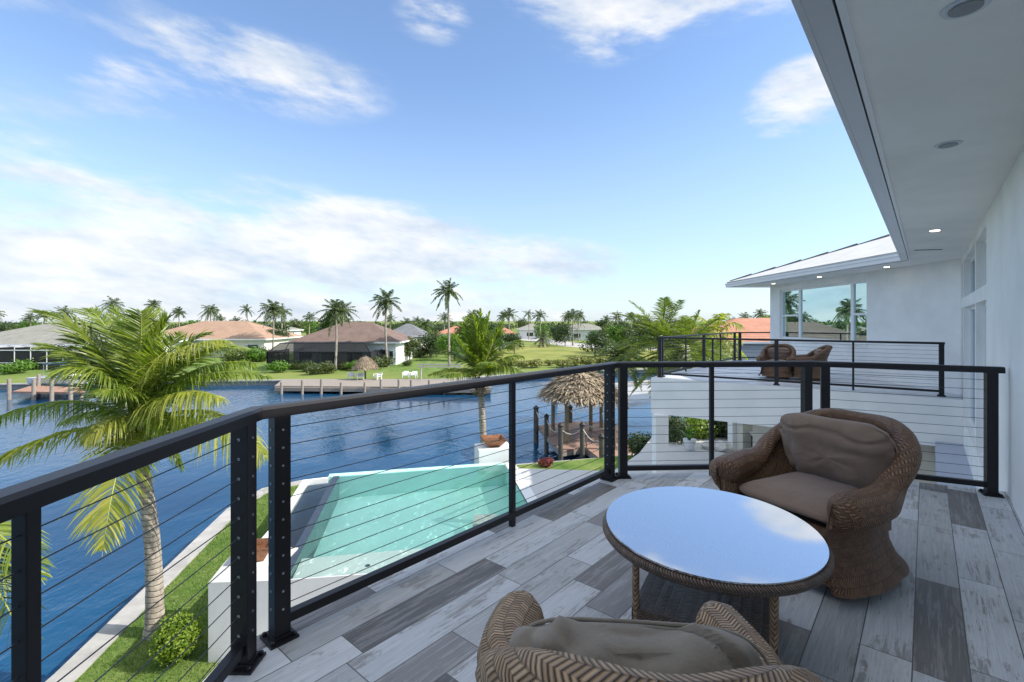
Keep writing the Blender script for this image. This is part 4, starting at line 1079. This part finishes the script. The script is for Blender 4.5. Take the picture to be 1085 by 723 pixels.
def make_tree(name, label, cat, h, w, seed, m, ls=.28, n=1500, group=None, tf=.14):
    rg = random.Random(seed); t = thing(name, label, cat, (0, 0, 0), 0, group); q = MB()
    q.tube([Vector((0, 0, -.2)), Vector((.1, 0, h * tf)), Vector((0, .1, h * .7))], [.22, .16, .07], 7); blobs = []
    for k in range(6):
        a = rg.uniform(0, 6.28); rr = rg.uniform(.25, .6) * w / 2; z = h * rg.uniform(tf + .15, .82); r = w * rg.uniform(.2, .33)
        blobs.append(((math.cos(a) * rr, math.sin(a) * rr, z), (r, r, min(r * .8, h - z)))); q.tube([Vector((.05, 0, h * tf)), Vector((math.cos(a) * rr, math.sin(a) * rr, z))], [.09, .04], 5)
    blobs.append(((0, 0, h * .72), (w * .3, w * .3, h * .27))); q.build('trunk', M_bark, t)
    q = MB(); clumps(q, blobs, n, ls, seed); q.build('crown', m, t); return t
def make_shrub(name, label, r, h, seed, m, ls=.07, n=900, group=None, ry=None):
    t = thing(name, label, 'shrub', (0, 0, 0), 0, group); q = MB(); rg = random.Random(seed)
    bl = [((0, 0, h * .5), (r * .8, (ry or r) * .8, h * .48))] + [((rg.uniform(-.45, .45) * r, rg.uniform(-.45, .45) * (ry or r), h * rg.uniform(.35, .65)), (r * .55, (ry or r) * .55, h * .36)) for k in range(5)]
    clumps(q, bl, n, ls, seed, .6); q.build('foliage', m, t)
    q = MB()
    for k in range(6):
        a = rg.uniform(0, 6.28); q.tube([Vector((0, 0, -.05)), Vector((math.cos(a) * r * .5, math.sin(a) * r * .5, h * .6))], [.02, .008], 5)
    q.build('stems', M_bark, t); return t
fp = make_palm('coconut_palm', '', 8.2, seed=71, fl=3.0, nf=18, nl=24, lw=.13, group='small palms scattered along the horizon')
rg2 = random.Random(12)
for k in range(22):
    x = (-30 + k * 36 + rg2.uniform(-12, 12)) if k < 20 else (790, 806)[k - 20]; Y = rg2.uniform(115, 190)
    o = fp if k == 0 else copy_tree(fp); o.location = ((x - 542.5) / F * Y, Y, ZF); o.rotation_euler = (0, 0, rg2.uniform(0, 6)); sc_ = rg2.uniform(.75, 1.2); o.scale = (sc_ * 1.1, sc_ * 1.1, sc_)
    o['label'] = 'small distant palm rising from the tree line along the horizon'; o['group'] = 'small palms scattered along the horizon'
bs = make_shrub('round_shrub', 'clipped lime green round shrub on the near lawn beside the raised pool wall', .50, .92, 51, M_leaf_y, .027, 15000); bp = G(190, 697, ZL); bs.location = (bp.x, bp.y - .1, ZL)
protos = [make_tree('leafy_tree', '', 'tree', 7.5, 8, 60 + k, m, .30, 1700) for k, m in enumerate((M_leaf_a, M_leaf_b, M_leaf_c, M_leaf_a))]
place = []
rg = random.Random(5)
names_at = lambda px: ('behind the grey roof at the left edge' if px < 100 else 'behind the tan roof' if px < 285 else 'behind the brown-roofed house' if px < 425 else 'in the belt around the tallest palm' if px < 510 else 'around the small orange-roofed house' if px < 560 else 'near the bend of the road' if px < 620 else 'around the white houses past the road' if px < 700 else 'behind the terracotta roof')
for px in range(-60, 900, 15):
    x = px + rg.uniform(-6, 6); Y = rg.uniform(120, 210)
    place.append((x, Y, rg.uniform(.6, 1.32), 'far row'))
for px in (425, 433, 441, 449, 457, 464, 484, 492, 500, 506, 532, 548, 630, 640, 650, 662, 675, 690, 700, 296, 150, 170):
    place.append((px + rg.uniform(-3, 3), rg.uniform(84, 112), rg.uniform(.7, .98), 'middle row'))
adj = ['dark', 'olive', 'bright green', 'deep green']
used = {}
for k, (x, Y, s, row) in enumerate(place):
    i = k % 4; X = (x - 542.5) / F * Y
    lb = f"{adj[i]} leafy tree of the {row} {names_at(x)}"
    o = protos[i] if k < 4 else copy_tree(protos[i])
    o.location = (X, Y, ZF); o.rotation_euler = (0, 0, rg.uniform(0, 6)); o.scale = (s * rg.uniform(.8, 1.1), s, s * rg.uniform(.75, 1.05)); o['label'] = lb; o['group'] = 'leafy trees ' + names_at(x) if True else ''
    used.setdefault(lb, []).append(o)
for lb, os_ in used.items():
    if len(os_) > 1: 
        for o in os_: o['group'] = lb.replace('leafy tree', 'leafy trees')
# far wood, one mass
q = MB(); bl = []
for k in range(150):
    x = rg.uniform(-420, 420); Y = rg.uniform(240, 420); bl.append(((x, Y, ZF + 2.6), (rg.uniform(7, 14), 7, rg.uniform(1.8, 4.4))))
clumps(q, bl, 26000, .95, 77); tag(q.build('far_wood', M_leaf_a), 'distant band of dark trees along the horizon behind all houses', 'woodland', kind='stuff')
# brush along the field edge and hedges
brush = make_shrub('wild_shrub', '', 1.6, 1.5, 80, M_leaf_dry, .16, 900)
spots = [(px, rg.uniform(388, 391) - (px - 505) * .012, rg.uniform(.6, 1.1)) for px in range(512, 760, 14)]
for k, (px, py, s) in enumerate(spots):
    o = brush if k == 0 else copy_tree(brush); p = G(px, py, ZF); o.location = p; o.scale = (s * 1.3, s, s); o.rotation_euler = (0, 0, k)
    o['label'] = 'wild yellow green shrub on the bank of the dry field'; o['group'] = 'wild shrubs on the field bank'
hg = make_shrub('garden_shrub', 'dark green shrub at the corner of the screened porch of the brown-roofed house', 1.6, 1.7, 84, M_leaf_b, .14, 1200); hg.location = G(238, 400, ZF) if False else G(346, 396, ZF)
for px, py, s, m_, lab in [(296, 395, 1.0, 1, 'shrub at the left corner of the dark screened porch'), (326, 394, .9, 0, 'shrub against the middle of the dark screened porch'), (378, 393, .9, 1, 'bright shrub behind the thatched umbrella hut'), (396, 391, 1.1, 0, 'shrub between the thatched umbrella and the gable wall'), (408, 389, 1.1, 0, 'shrub against the gable end wall under the palm'), (250, 385, 1.5, 0, 'shrub by the wall of the tan-roofed house'), (268, 384, 1.6, 1, 'bright shrub right of the tan-roofed house'), (276, 383, 1.5, 0, 'dark shrub between the tan house and the screened porch'), (456, 374, 1.8, 0, 'wide shrub on the lawn left of the tallest palm'), (313, 392, .8, 0, 'small low shrub between the porch and the far seawall'), (240 + 95, 397, .9, 0, 'rounded shrub left of the porch palm'), (366, 392, .7, 0, 'shrub right of the porch palm trunk'), (424, 372, 1.5, 0, 'tall shrub by the white gable end'), (445, 379, 1.2, 0, 'shrub on the lawn right of the gable end'), (474, 368, 1.9, 1, 'big bright green shrub behind the tallest palm'), (486, 372, 1.5, 1, 'bright green shrub right of the tallest palm trunk'), (432, 388, .6, 0, 'low shrub at the dock end of the lawn'), (20, 396, 1.1, 1, 'bright shrub before the white screened porch'), (33, 392, 1.0, 1, 'second bright shrub before the white screened porch'), (8, 397, .8, 1, 'leftmost low bright shrub on the far lawn')]:
    o = copy_tree(hg, G(px, py, ZF), rg.uniform(0, 6), lab, scale=s)
    if m_:
        for ch in o.children:
            if ch.name.startswith('foliage'): ch.data = ch.data.copy(); ch.data.materials[0] = M_leaf_c

# ------------------------------------------------------------------ far houses
def house(label, x0, x1, yf, depth, eave, ridge, m_roof, m_wall, inset=None, over=.7, win=(), front_cut=None, hipin=None):
    cx = (x0 + x1) / 2; t = thing('far_house', label, 'house', (cx, yf + depth / 2, ZF)); w = x1 - x0; hx = w / 2; hy = depth / 2; ez = eave - ZF; rz_ = ridge - ZF
    q = MB(); q.box(-hx + over, hx - over, -hy + over, hy - over, -.2, ez); q.build('wall', m_wall, t)
    ix = hipin if hipin is not None else min(hy, hx * .9); q = MB()
    a = [Vector(p) for p in ((-hx, -hy, ez), (hx, -hy, ez), (hx, hy, ez), (-hx, hy, ez))]; r0 = Vector((-hx + ix, 0, rz_)); r1 = Vector((hx - ix, 0, rz_)); lo = [p - Vector((0, 0, .22)) for p in a]
    q.v = a + [r0, r1] + lo; q.f = [(0, 1, 5, 4), (1, 2, 5), (2, 3, 4, 5), (3, 0, 4), (6, 9, 8, 7)] + [(6 + k, 6 + (k + 1) % 4, (k + 1) % 4, k) for k in range(4)]
    rf_ = q.build('roof', m_roof, t); q = MB()
    for k in range(4): q.bar(lo[k] + Vector((0, 0, .11)), lo[(k + 1) % 4] + Vector((0, 0, .11)), .08, .24)
    q.build('fascia', M_white, rf_)
    for (fx, ww, hh, z0_) in win:
        X = -hx + over + fx * (w - 2 * over); q = MB(); q.box(X - ww / 2 - .08, X + ww / 2 + .08, -hy + over - .05, -hy + over + .02, z0_ - .08, z0_ + hh + .08); o = q.build('window', M_white, t)
        q = MB(); q.box(X - ww / 2, X + ww / 2, -hy + over - .07, -hy + over - .05, z0_, z0_ + hh); q.build('pane', M_farglass, o)
    return t
hb = house('brown-roofed house with a dark screened porch and white gable end by the dock', -35.3, -17.7, 75.5, 14, 4.25, 7.4, M_roof_brown, M_wallwhite, win=((.12, 2, 1.2, 1), (.35, 2.4, 2, .1), (.6, 2.4, 2, .1), (.86, 2.2, 1.4, 1), (.955, .6, 1.2, 1)), hipin=6.5)
house('tan-roofed house seen between the wind-blown palm and the palms', -73, -47, 92, 17, 4.1, 7.55, M_roof_tan, M_wallcream, win=((.9, 2.5, 1.4, 1), (.7, 2, 1.4, 1)))
hl = house('house with a long grey tile roof and white framed porch at the left edge', -89, -60, 74, 17, 4.0, 7.0, M_roof_grey, M_wallwhite, win=((.8, 2, 1.3, 1), (.6, 2.4, 2, .1)))
house('slate-roofed house tucked behind the brown-roofed one', -26, -17.5, 96, 10, 4.6, 7.0, M_roof_slate, M_wallcream, win=((.7, 1.5, 1.2, 1),))
house('tiny cottage with an orange tile roof left of the date palm', -5.4, 1.0, 122, 9, 4.2, 5.8, M_roof_red, M_wallwhite, win=((.35, 1, 1.6, .6), (.75, 1, 1.2, 1)))
house('peach walled house between the tallest palm and the young palm', -17.5, -7, 105, 9, 4.6, 6.4, M_roof_red, M_wallpink, win=((.5, 1.4, 1.2, 1),))
house('white flat-looking house far off past the road bend', 18, 34, 170, 12, 4.6, 6.6, M_roof_grey, M_wallwhite, win=((.3, 2.5, 1.4, 1), (.7, 2.5, 1.4, 1)))
house('pale house left of the paired palms by the road', 2, 14, 185, 12, 4.4, 6.4, M_roof_grey, M_wallwhite, win=((.4, 2.5, 1.4, 1),))
house('small white house far behind the tan roof', -86, -70, 150, 12, 4.6, 6.6, M_roof_grey, M_wallwhite, win=((.6, 2.5, 1.4, 1),))
hr = house('large terracotta-roofed house beyond the wing deck with shaded pale wall', 25.5, 52, 66, 20, 4.7, 8.0, M_roof_red, simple('pale_wall_in_shade_tone', (.42, .41, .40), .85), win=((.15, 1.6, 1.4, 1), (.4, 2.6, 1.6, .8), (.7, 2.6, 1.6, .8)))  # pale wall whose shade is put into a grey base colour
house('second terracotta roof peeking past the wing wall corner', 50, 76, 105, 16, 5.3, 8.3, M_roof_red, M_wallcream, win=((.2, 1.6, 1.4, 1),))
# screened porches: a part of their house
def cage(parent, x0, x1, y0, y1, h, hb_, m_frame, bays_, name='screen_porch', sc=M_screen, flat=False):
    base = Vector(parent.location); q = MB(); r = .05
    def Pn(x, y, z): return Vector((x, y, ZF + z))
    n = bays_; roofz = hb_
    for k in range(n + 1):
        x = x0 + (x1 - x0) * k / n; q.bar(Pn(x, y0, 0), Pn(x, y0, h), .1, .1); xi = min(max(x, x0 + (0 if flat else 1.2)), x1 - (0 if flat else 1.2))
        q.bar(Pn(x, y0, h), Pn(xi, y0 + (0.01 if flat else 1.4), roofz), .08, .08); q.bar(Pn(xi, y0 + (0.01 if flat else 1.4), roofz), Pn(xi, y1, roofz), .08, .08)
    q.bar(Pn(x0, y0, h), Pn(x1, y0, h), .1, .12); q.bar(Pn(x0, y0, 1.0), Pn(x1, y0, 1.0), .06, .08); q.bar(Pn(x0 + 1.2, y0 + 1.4, roofz), Pn(x1 - 1.2, y0 + 1.4, roofz), .08, .1)
    for x in (x0, x1):
        for yy in (y0, (y0 + y1) / 2): q.bar(Pn(x, yy, 0), Pn(x, yy, h), .1, .1)
        q.bar(Pn(x, y0, h), Pn(x, y1, h), .1, .1)
    fo = q.build(name, m_frame, parent, world=True); q = MB()
    q.quad(Pn(x0, y0, 0), Pn(x1, y0, 0), Pn(x1, y0, h), Pn(x0, y0, h)); xi0, xi1, yi = (x0, x1, y0 + .01) if flat else (x0 + 1.2, x1 - 1.2, y0 + 1.4)
    q.quad(Pn(x0, y0, h), Pn(x1, y0, h), Pn(xi1, yi, roofz), Pn(xi0, yi, roofz)); q.quad(Pn(xi0, yi, roofz), Pn(xi1, yi, roofz), Pn(xi1, y1, roofz), Pn(xi0, y1, roofz))
    q.quad(Pn(x0, y0, 0), Pn(x0, y1, 0), Pn(x0, y1, h), Pn(x0, y0, h)); q.quad(Pn(x1, y0, 0), Pn(x1, y1, 0), Pn(x1, y1, h), Pn(x1, y0, h))
    q.build('screen', sc, fo, world=True)
cage(hb, -35.2, -20.4, 69.2, 76.1, 2.5, 3.7, M_blackm, 6)
cage(hl, -80, -61.6, 68.5, 74.6, 2.8, 3.2, M_white, 8, flat=True)

# ------------------------------------------------------------------ docks, boats, tiki huts
def piling(root, x, y, z0, z1, r=.13, cap=True, m=M_pile):
    q = MB(); q.tube([Vector((x, y, z0)), Vector((x, y, z1))], [r, r * .95], 10); o = q.build('piling', m, root, world=True, smooth=False)
    if cap: q = MB(); q.lathe([(r * 1.15, z1), (r * 1.15, z1 + .06), (r * .7, z1 + .13), (.02, z1 + .2)], 10, (x, y, 0)); q.build('cap', M_pilecap, o, world=True)
dk = thing('dock', 'brown composite board dock with roped pilings under the thatched hut', 'dock', (4, 27, 0))
ZK = 1.05
D1 = G(571, 451, ZK); D2 = G(594, 478, ZK); D3 = G(620, 474, ZK); D4 = G(637, 487, ZK); D5 = G(640, 447, ZK); D6 = G(600, 446.5, ZK)
dpoly = [D1, D2, D3, D4, Vector((4.9, 22.4, 0)), Vector((6.3, 22.9, 0)), Vector((6.6, 31.0, 0)), D6]
b = MB(); b.prism([tuple(p.xy) for p in dpoly], ZK - .06, ZK); b.build('deck_boards', M_dock, dk, world=True)
b = MB(); strip(b, [tuple(p.xy) for p in dpoly] + [tuple(dpoly[0].xy)], -.05, .0, ZK - .3, ZK - .062); b.build('fascia', M_paledock, dk, world=True)
pil = [(568, 475, 433, 30.0), (579, 468, 442, 27.5), (594, 484, 452, 24.3), (617, 478, 451, 24.4), (604, 449, 432, 31), (637.5, 490, 464, 22.4), (650, 470, 450, 24.5)]
pp = []
for px, by, ty, Y in pil:
    t_ = A(px, ty, Y); piling(dk, t_.x, Y, -1, t_.z, .13 if Y < 29 else .16); pp.append(Vector((t_.x, Y, t_.z - .12)))
def rope(a, c, sag=.35):
    q = MB(); q.tube([a.lerp(c, i / 10) - Vector((0, 0, sag * 4 * (i / 10) * (1 - i / 10))) for i in range(11)], .022, 5); q.build('rope', M_rope, dk, world=True)
rope(pp[0], pp[1]); rope(pp[1], pp[2], .4); rope(pp[2], pp[3], .3); rope(pp[3], pp[5], .3); rope(pp[0], pp[4]); rope(pp[6], pp[4], .5)
tk = thing('tiki_hut', 'thatched palm leaf tiki hut on wooden posts over the near dock', 'hut', (A(615, 412, 27).x, 27, ZK))
for px, Y in ((586, 28.4), (600.5, 25.6), (626, 28.6), (637, 29.5), (644, 26)):
    x = A(px, 400, Y).x; q = MB(); q.tube([Vector((x, Y, ZK)), Vector((x, Y, 3.9))], .11, 10); q.build('post', simple('tan_post', (.26, .21, .13), .9, 0, .3, 6) if 'tan_post' not in MATS else MATS['tan_post'], tk, world=True)
def thatch(root, c, rx, ry, ze, zt, n, seed, ls=.42, ridge=.0):
    rg_ = random.Random(seed); q = MB(); N = 28
    q.v.append(Vector((c.x, c.y, zt - .05)))
    prof_ = [(.35, .86), (.7, .46), (1.0, 0.0)]
    for f, hz in prof_:
        for j in range(N):
            a = 6.2832 * j / N; q.v.append(Vector((c.x + math.cos(a) * rx * f, c.y + math.sin(a) * ry * f, ze + (zt - ze) * hz - .04)))
    for j in range(N):
        q.f.append((0, 1 + j, 1 + (j + 1) % N))
        for k in range(2): a = 1 + k * N + j; b2 = 1 + k * N + (j + 1) % N; q.f.append((a, a + N, b2 + N, b2))
    for k in range(n):
        a = rg_.uniform(0, 6.2832); f = math.sqrt(rg_.uniform(.0, 1.05)); hz = 1 - .35 * f - .65 * f * f if f < 1 else 0; hz = max(hz, 0)
        p = Vector((c.x + math.cos(a) * rx * f, c.y + math.sin(a) * ry * f, ze + (zt - ze) * hz + rg_.uniform(0, .1)))
        d = Vector((math.cos(a) * rx, math.sin(a) * ry, -(zt - ze) * (.5 + f * .9))).normalized() + Vector((rg_.gauss(0, .28), rg_.gauss(0, .28), rg_.gauss(0.05, .2))); d.normalize()
        t_ = d.cross(Vector((0, 0, 1))).normalized() * ls * .13; L = ls * rg_.uniform(.6, 1.3); q.quad(p - t_, p + t_, p + d * L + t_ * .3, p + d * L - t_ * .3)
    return q.build('thatch_roof', M_thatch, root, world=True)
thatch(tk, Vector((A(615, 412, 27).x, 27.1, 0)), 2.05, 2.3, 3.55, 4.95, 4600, 3, .5)
dk2 = thing('dock', 'long grey boarded dock with pilings in front of the brown-roofed house', 'dock', (A(380, 410, 55).x, 55, 0))
a_ = G(292, 404, ZF + .15); 
b = MB(); b.prism([tuple(G(291, 409, ZF + .15).xy), tuple(G(520, 411, ZF + .15).xy), tuple(G(520, 401.6, ZF + .15).xy), tuple(G(440, 401.8, ZF + .15).xy), tuple(G(300, 401.8, ZF + .15).xy)], ZF, ZF + .16); b.build('deck_boards', M_paledock, dk2, world=True)
b = MB(); b.prism([tuple(G(291, 409.4, ZF + .15).xy), tuple(G(520, 411.4, ZF + .15).xy), tuple(G(520, 410.9, ZF + .15).xy), tuple(G(291, 408.9, ZF + .15).xy)], .25, ZF + .02); b.build('fascia', M_paledock, dk2, world=True)
for px in (299, 321, 341, 362, 387, 404, 423, 436, 455, 471):
    p = G(px, 410.5, .7); piling(dk2, p.x, p.y - .15, -1, 1.35 + .2 * math.sin(px), .14, False, M_paledock)
t2 = thing('tiki_hut', 'small round thatched umbrella hut on the far dock', 'hut', (A(387, 400, 56.5).x, 56.5, ZF + .15))
q = MB(); q.tube([Vector((t2.location.x, 56.5, ZF + .15)), Vector((t2.location.x, 56.5, 3.5))], .1, 8); q.build('post', M_pile, t2, world=True)
thatch(t2, Vector((t2.location.x, 56.5, 0)), 1.35, 1.35, 2.1, 3.4, 1500, 9, .4)
def adiron(label, px, Y, rz, grp, first=[None]):
    p = A(px, 400, Y); p.z = ZF + .17
    if first[0] is None:
        t = thing('garden_chair', label, 'chair', p, rz, grp)
        q = MB(); q.box(-.32, .32, -.3, .3, .32, .38); q.build('seat', M_plastic, t)
        q = MB(); q.bar(Vector((0, .28, .3)), Vector((0, .5, ZF + .15)), .62, .05, Vector((0, 1, 0))); q.build('backrest', M_plastic, t)
        for sx in (-1, 1):
            q = MB(); q.box(sx * .36 - .06, sx * .36 + .06, -.35, .35, .58, .62); q.build('armrest', M_plastic, t)
            q = MB(); q.box(sx * .36 - .03, sx * .36 + .03, -.33, -.25, 0, .58); q.build('leg', M_plastic, t); q = MB(); q.box(sx * .36 - .03, sx * .36 + .03, .25, .33, 0, .58); q.build('leg', M_plastic, t)
        first[0] = t; return t
    return copy_tree(first[0], p, rz, label, grp)
for px, Y, rz, lab in ((430, 57.5, 0.1, 'left white garden chair of the pair on the far dock lawn'), (438, 57.5, -.15, 'right white garden chair of the pair on the far dock lawn'), (373, 56.5, .7, 'white chair left of the thatched umbrella hut'), (382, 55.8, .3, 'white chair under the thatched umbrella hut'), (400, 56.2, -.7, 'white chair right of the thatched umbrella hut')):
    adiron(lab, px, Y, rz, 'white chairs on the far dock')
lf = thing('boat_lift', 'empty pale boat lift frame at the right end of the far dock', 'boat lift', (A(466, 400, 57).x, 57, 0))
q = MB(); zt_ = 2.3
for px in (446, 486):
    for Y in (55.5, 58.5): x = A(px, 400, Y).x; q.tube([Vector((x, Y, -1)), Vector((x, Y, zt_))], .09, 8)
q.build('frame_posts', M_conc, lf, world=True)
for Y in (55.5, 58.5): q = MB(); q.bar(Vector((A(443, 400, Y).x, Y, zt_)), Vector((A(489, 400, Y).x, Y, zt_)),   .12, .14); q.build('beam', M_conc, lf, world=True)
# left neighbour dock and boat
dl_ = thing('dock', 'reddish board dock with grey pilings beside the white motorboat', 'dock', (A(50, 412, 49).x, 49, 0))
b = MB(); b.prism([tuple(G(13, 415, .75).xy), tuple(G(90, 416, .75).xy), tuple(G(90, 411, .75).xy), tuple(G(34, 408.5, .75).xy)], .6, .76); b.build('deck_boards', M_dock2, dl_, world=True)
for px, by in ((12, 415), (38, 415.5), (57, 416), (77, 418), (88, 414), (43, 409)):
    p = G(px, by, .75); piling(dl_, p.x, p.y - .2, -1, 2.0, .17, False, M_paledock)
bt = thing('motorboat', 'white motorboat with a blue canvas top moored at the left dock', 'boat', (A(70, 408, 52).x, 52, .6), 0)
q = MB(); secs = []
for k in range(9):
    t = k / 8; x = -3.2 + 6.4 * t; w_ = 1.15 * (1 - max(0, (t - .45) / .55) ** 2.2); zt__ = .95 + .35 * t * t; secs.append([Vector((x, -w_, zt__)), Vector((x, -w_ * .85, .35)), Vector((x, 0, -.1 + .5 * max(0, t - .7))), Vector((x, w_ * .85, .35)), Vector((x, w_, zt__))])
for s_ in secs: q.v += s_
for k in range(8):
    for j in range(4): a = k * 5 + j; q.f.append((a, a + 1, a + 6, a + 5))
    q.f.append((k * 5, k * 5 + 5, k * 5 + 9, k * 5 + 4))
q.f.append((0, 4, 3, 2, 1)); q.build('hull', M_plastic, bt)
q = MB(); q.bar(Vector((.2, -.8, 1.2)), Vector((.2, .8, 1.2)), .5, .5); q.build('console', M_plastic, bt); q = MB(); q.box(.35, .4, -.8, .8, 1.2, 1.9); q.build('windscreen', M_farglass, bt)
q = MB(); q.box(-1.6, .9, -1.0, 1.0, 2.35, 2.45)
q.build('canopy', M_bluecanvas, bt, bevel=.03); q = MB()
for x in (-1.5, .8):
    for y in (-.95, .95): q.tube([Vector((x, y, .9)), Vector((x, y, 2.36))], .03, 6)
q.build('canopy_frame', M_steel, bt)
# utility pole by the road
up = thing('utility_pole', 'thin utility pole with a crossarm in front of the white houses', 'pole', G(654, 372, ZF))
q = MB(); zt_ = ZC + (340 - 330) / F * up.location.y; q.tube([Vector(up.location), Vector((up.location.x, up.location.y, zt_ + .2))], [.16, .1], 8); q.build('pole', M_paledock, up, world=True)
q = MB(); q.bar(Vector((up.location.x - 1.1, up.location.y, zt_ - .3)), Vector((up.location.x + 1.1, up.location.y, zt_ - .3)), .12, .14); q.build('crossarm', M_paledock, up, world=True)

# ------------------------------------------------------------------ under the wing deck: lanai garden
hdg = make_shrub('hedge_shrub', 'dark clipped hedge shrub on the lawn edge left of the white column', .8, 1.35, 91, M_leaf_a, .06, 2600); hdg.location = (*G(681, 489, 1.2).xy, ZL)
hd = make_shrub('hedge_shrub', 'low dark hedge behind the white column under the wing deck', 1.0, 1.2, 92, M_leaf_a, .06, 2400, 'hedge under the wing deck'); hd.location = (6.6, 19.6, ZP - .2)
o = copy_tree(hd, (7.9, 20.2, ZP - .2), 1.0, 'lime green low shrub behind the white flower pot')
for ch in o.children:
    if ch.name.startswith('foliage'): ch.data = ch.data.copy(); ch.data.materials[0] = M_leaf_y
o = copy_tree(hd, (9.6, 19.9, ZP - .2), 2.0, 'taller big-leaved green shrub right of the white pot', scale=1.2)
for ch in o.children:
    if ch.name.startswith('foliage'): ch.data = ch.data.copy(); ch.data.materials[0] = M_leaf_b
copy_tree(hd, (8.9, 20.6, ZP - .2), 3.0, 'dark hedge between the lime shrub and the beige pillar', scale=1.1)
pt = thing('potted_plant', 'white glazed pot with a spiky green plant on the patio under the wing deck', 'potted plant', (6.75, 18.3, ZP))
q = MB(); q.lathe([(.13, 0), (.16, .02), (.23, .36), (.25, .40), (.22, .40), (.2, .36)], 20); q.build('pot', M_potwhite, pt, smooth=True)
q = MB(); rg = random.Random(3)
for k in range(26):
    a = rg.uniform(0, 6.28); e = rg.uniform(.5, 1.5); d = Vector((math.cos(a) * math.cos(e), math.sin(a) * math.cos(e), math.sin(e))); L = rg.uniform(.35, .75); p = Vector((0, 0, .36)); w_ = Vector((-math.sin(a), math.cos(a), 0)) * .035
    q.quad(p - w_, p + w_, p + d * L * .6 + w_, p + d * L * .6 - w_); q.tri(p + d * L * .6 - w_, p + d * L * .6 + w_, p + d * L + Vector((0, 0, -.06)))
q.build('leaves', M_leaf_c, pt)
for k, (x, y, s) in enumerate(((7.6, 18.5, .32), (8.05, 18.2, .38), (8.5, 18.6, .28))):
    q = MB(); q.lathe([(.02, 0), (s * .9, .02), (s, s * .4), (s * .6, s * .8), (.03, s * .9)], 10)
    for i, v in enumerate(q.v): q.v[i] = v * (1 + .25 * noise.noise(v * 4 + Vector((k * 5, 0, 0))))
    o = q.build('landscape_rock', M_stone); o.location = (x, y, ZP); tag(o, ('pale rock nearest the white flower pot', 'largest pale rock in the patio bed', 'rightmost pale rock in the patio bed')[k], 'rock', 'pale rocks in the patio bed')
pl_ = MB(); pl_.box(-.22, .22, -.22, .22, 0, 1.75); o = pl_.build('patio_pillar', M_beige, bevel=.01); o.location = (8.55, 17.6, ZP); tag(o, 'short beige square pillar between the shrubs and the grill counter', 'pillar')
kt = thing('outdoor_counter', 'dark outdoor grill counter with white shelves under the wing deck', 'counter', (9.3, 17.0, ZP), -.3)
q = MB(); q.box(-.75, .75, -.3, .3, 0, .85); q.build('cabinet', M_blackm, kt); q = MB(); q.box(-.8, .8, -.34, .34, .85, .91); q.build('countertop', M_coping, kt); q = MB(); q.box(-.7, .7, -.32, -.30, .45, .5); q.build('shelf', M_white, kt)
q = MB(); q.box(-.35, .25, -.2, .25, .91, 1.2); q.build('grill', M_blackm, kt, bevel=.03)
q = MB(); q.box(-.25, .25, -.03, .03, 0, 1.6); o = q.build('shutter_panel', M_teal, bevel=.005); o.location = (9.55, 16.3, ZP); o.rotation_euler = (0, 0, -.4); tag(o, 'upright teal panel beside the grill counter', 'panel')
rs = make_shrub('bromeliad', 'low dark red leaved plant on the lawn beyond the pool paving', .45, .4, 95, M_leaf_red, .08, 350); rs.location = (*G(579, 494, ZL + .1).xy, ZL + .1)

# short grass blades over the part of the near lawn the balcony looks down on
q = MB(); rg = random.Random(21)
for k in range(42000):
    y = rg.uniform(7.2, 18.5); x = rg.uniform(-9.4, -5.5)
    lim = -8.2 + (y - 8.7) * (-1.4 / 7.6) + .45 if y > 8.7 else -8.2 + (8.7 - y) * .1 + .45
    if x < lim or (y > 9 and x > -5.75) or (y > 10.3 and x > -6.05 - (y - 10.4) * .15): continue
    a = rg.uniform(0, 6.28); h_ = rg.uniform(.03, .075); w_ = Vector((math.cos(a), math.sin(a), 0)) * .006; p = Vector((x, y, ZL))
    q.tri(p - w_, p + w_, p + Vector((rg.gauss(0, .02), rg.gauss(0, .02), h_)))
tag(q.build('lawn_grass', leafmat('grass_blades', [(.05, .11, .02), (.11, .19, .035), (.20, .26, .07)], .3)), 'short green grass blades on the near lawn by the seawall', 'grass', kind='stuff')
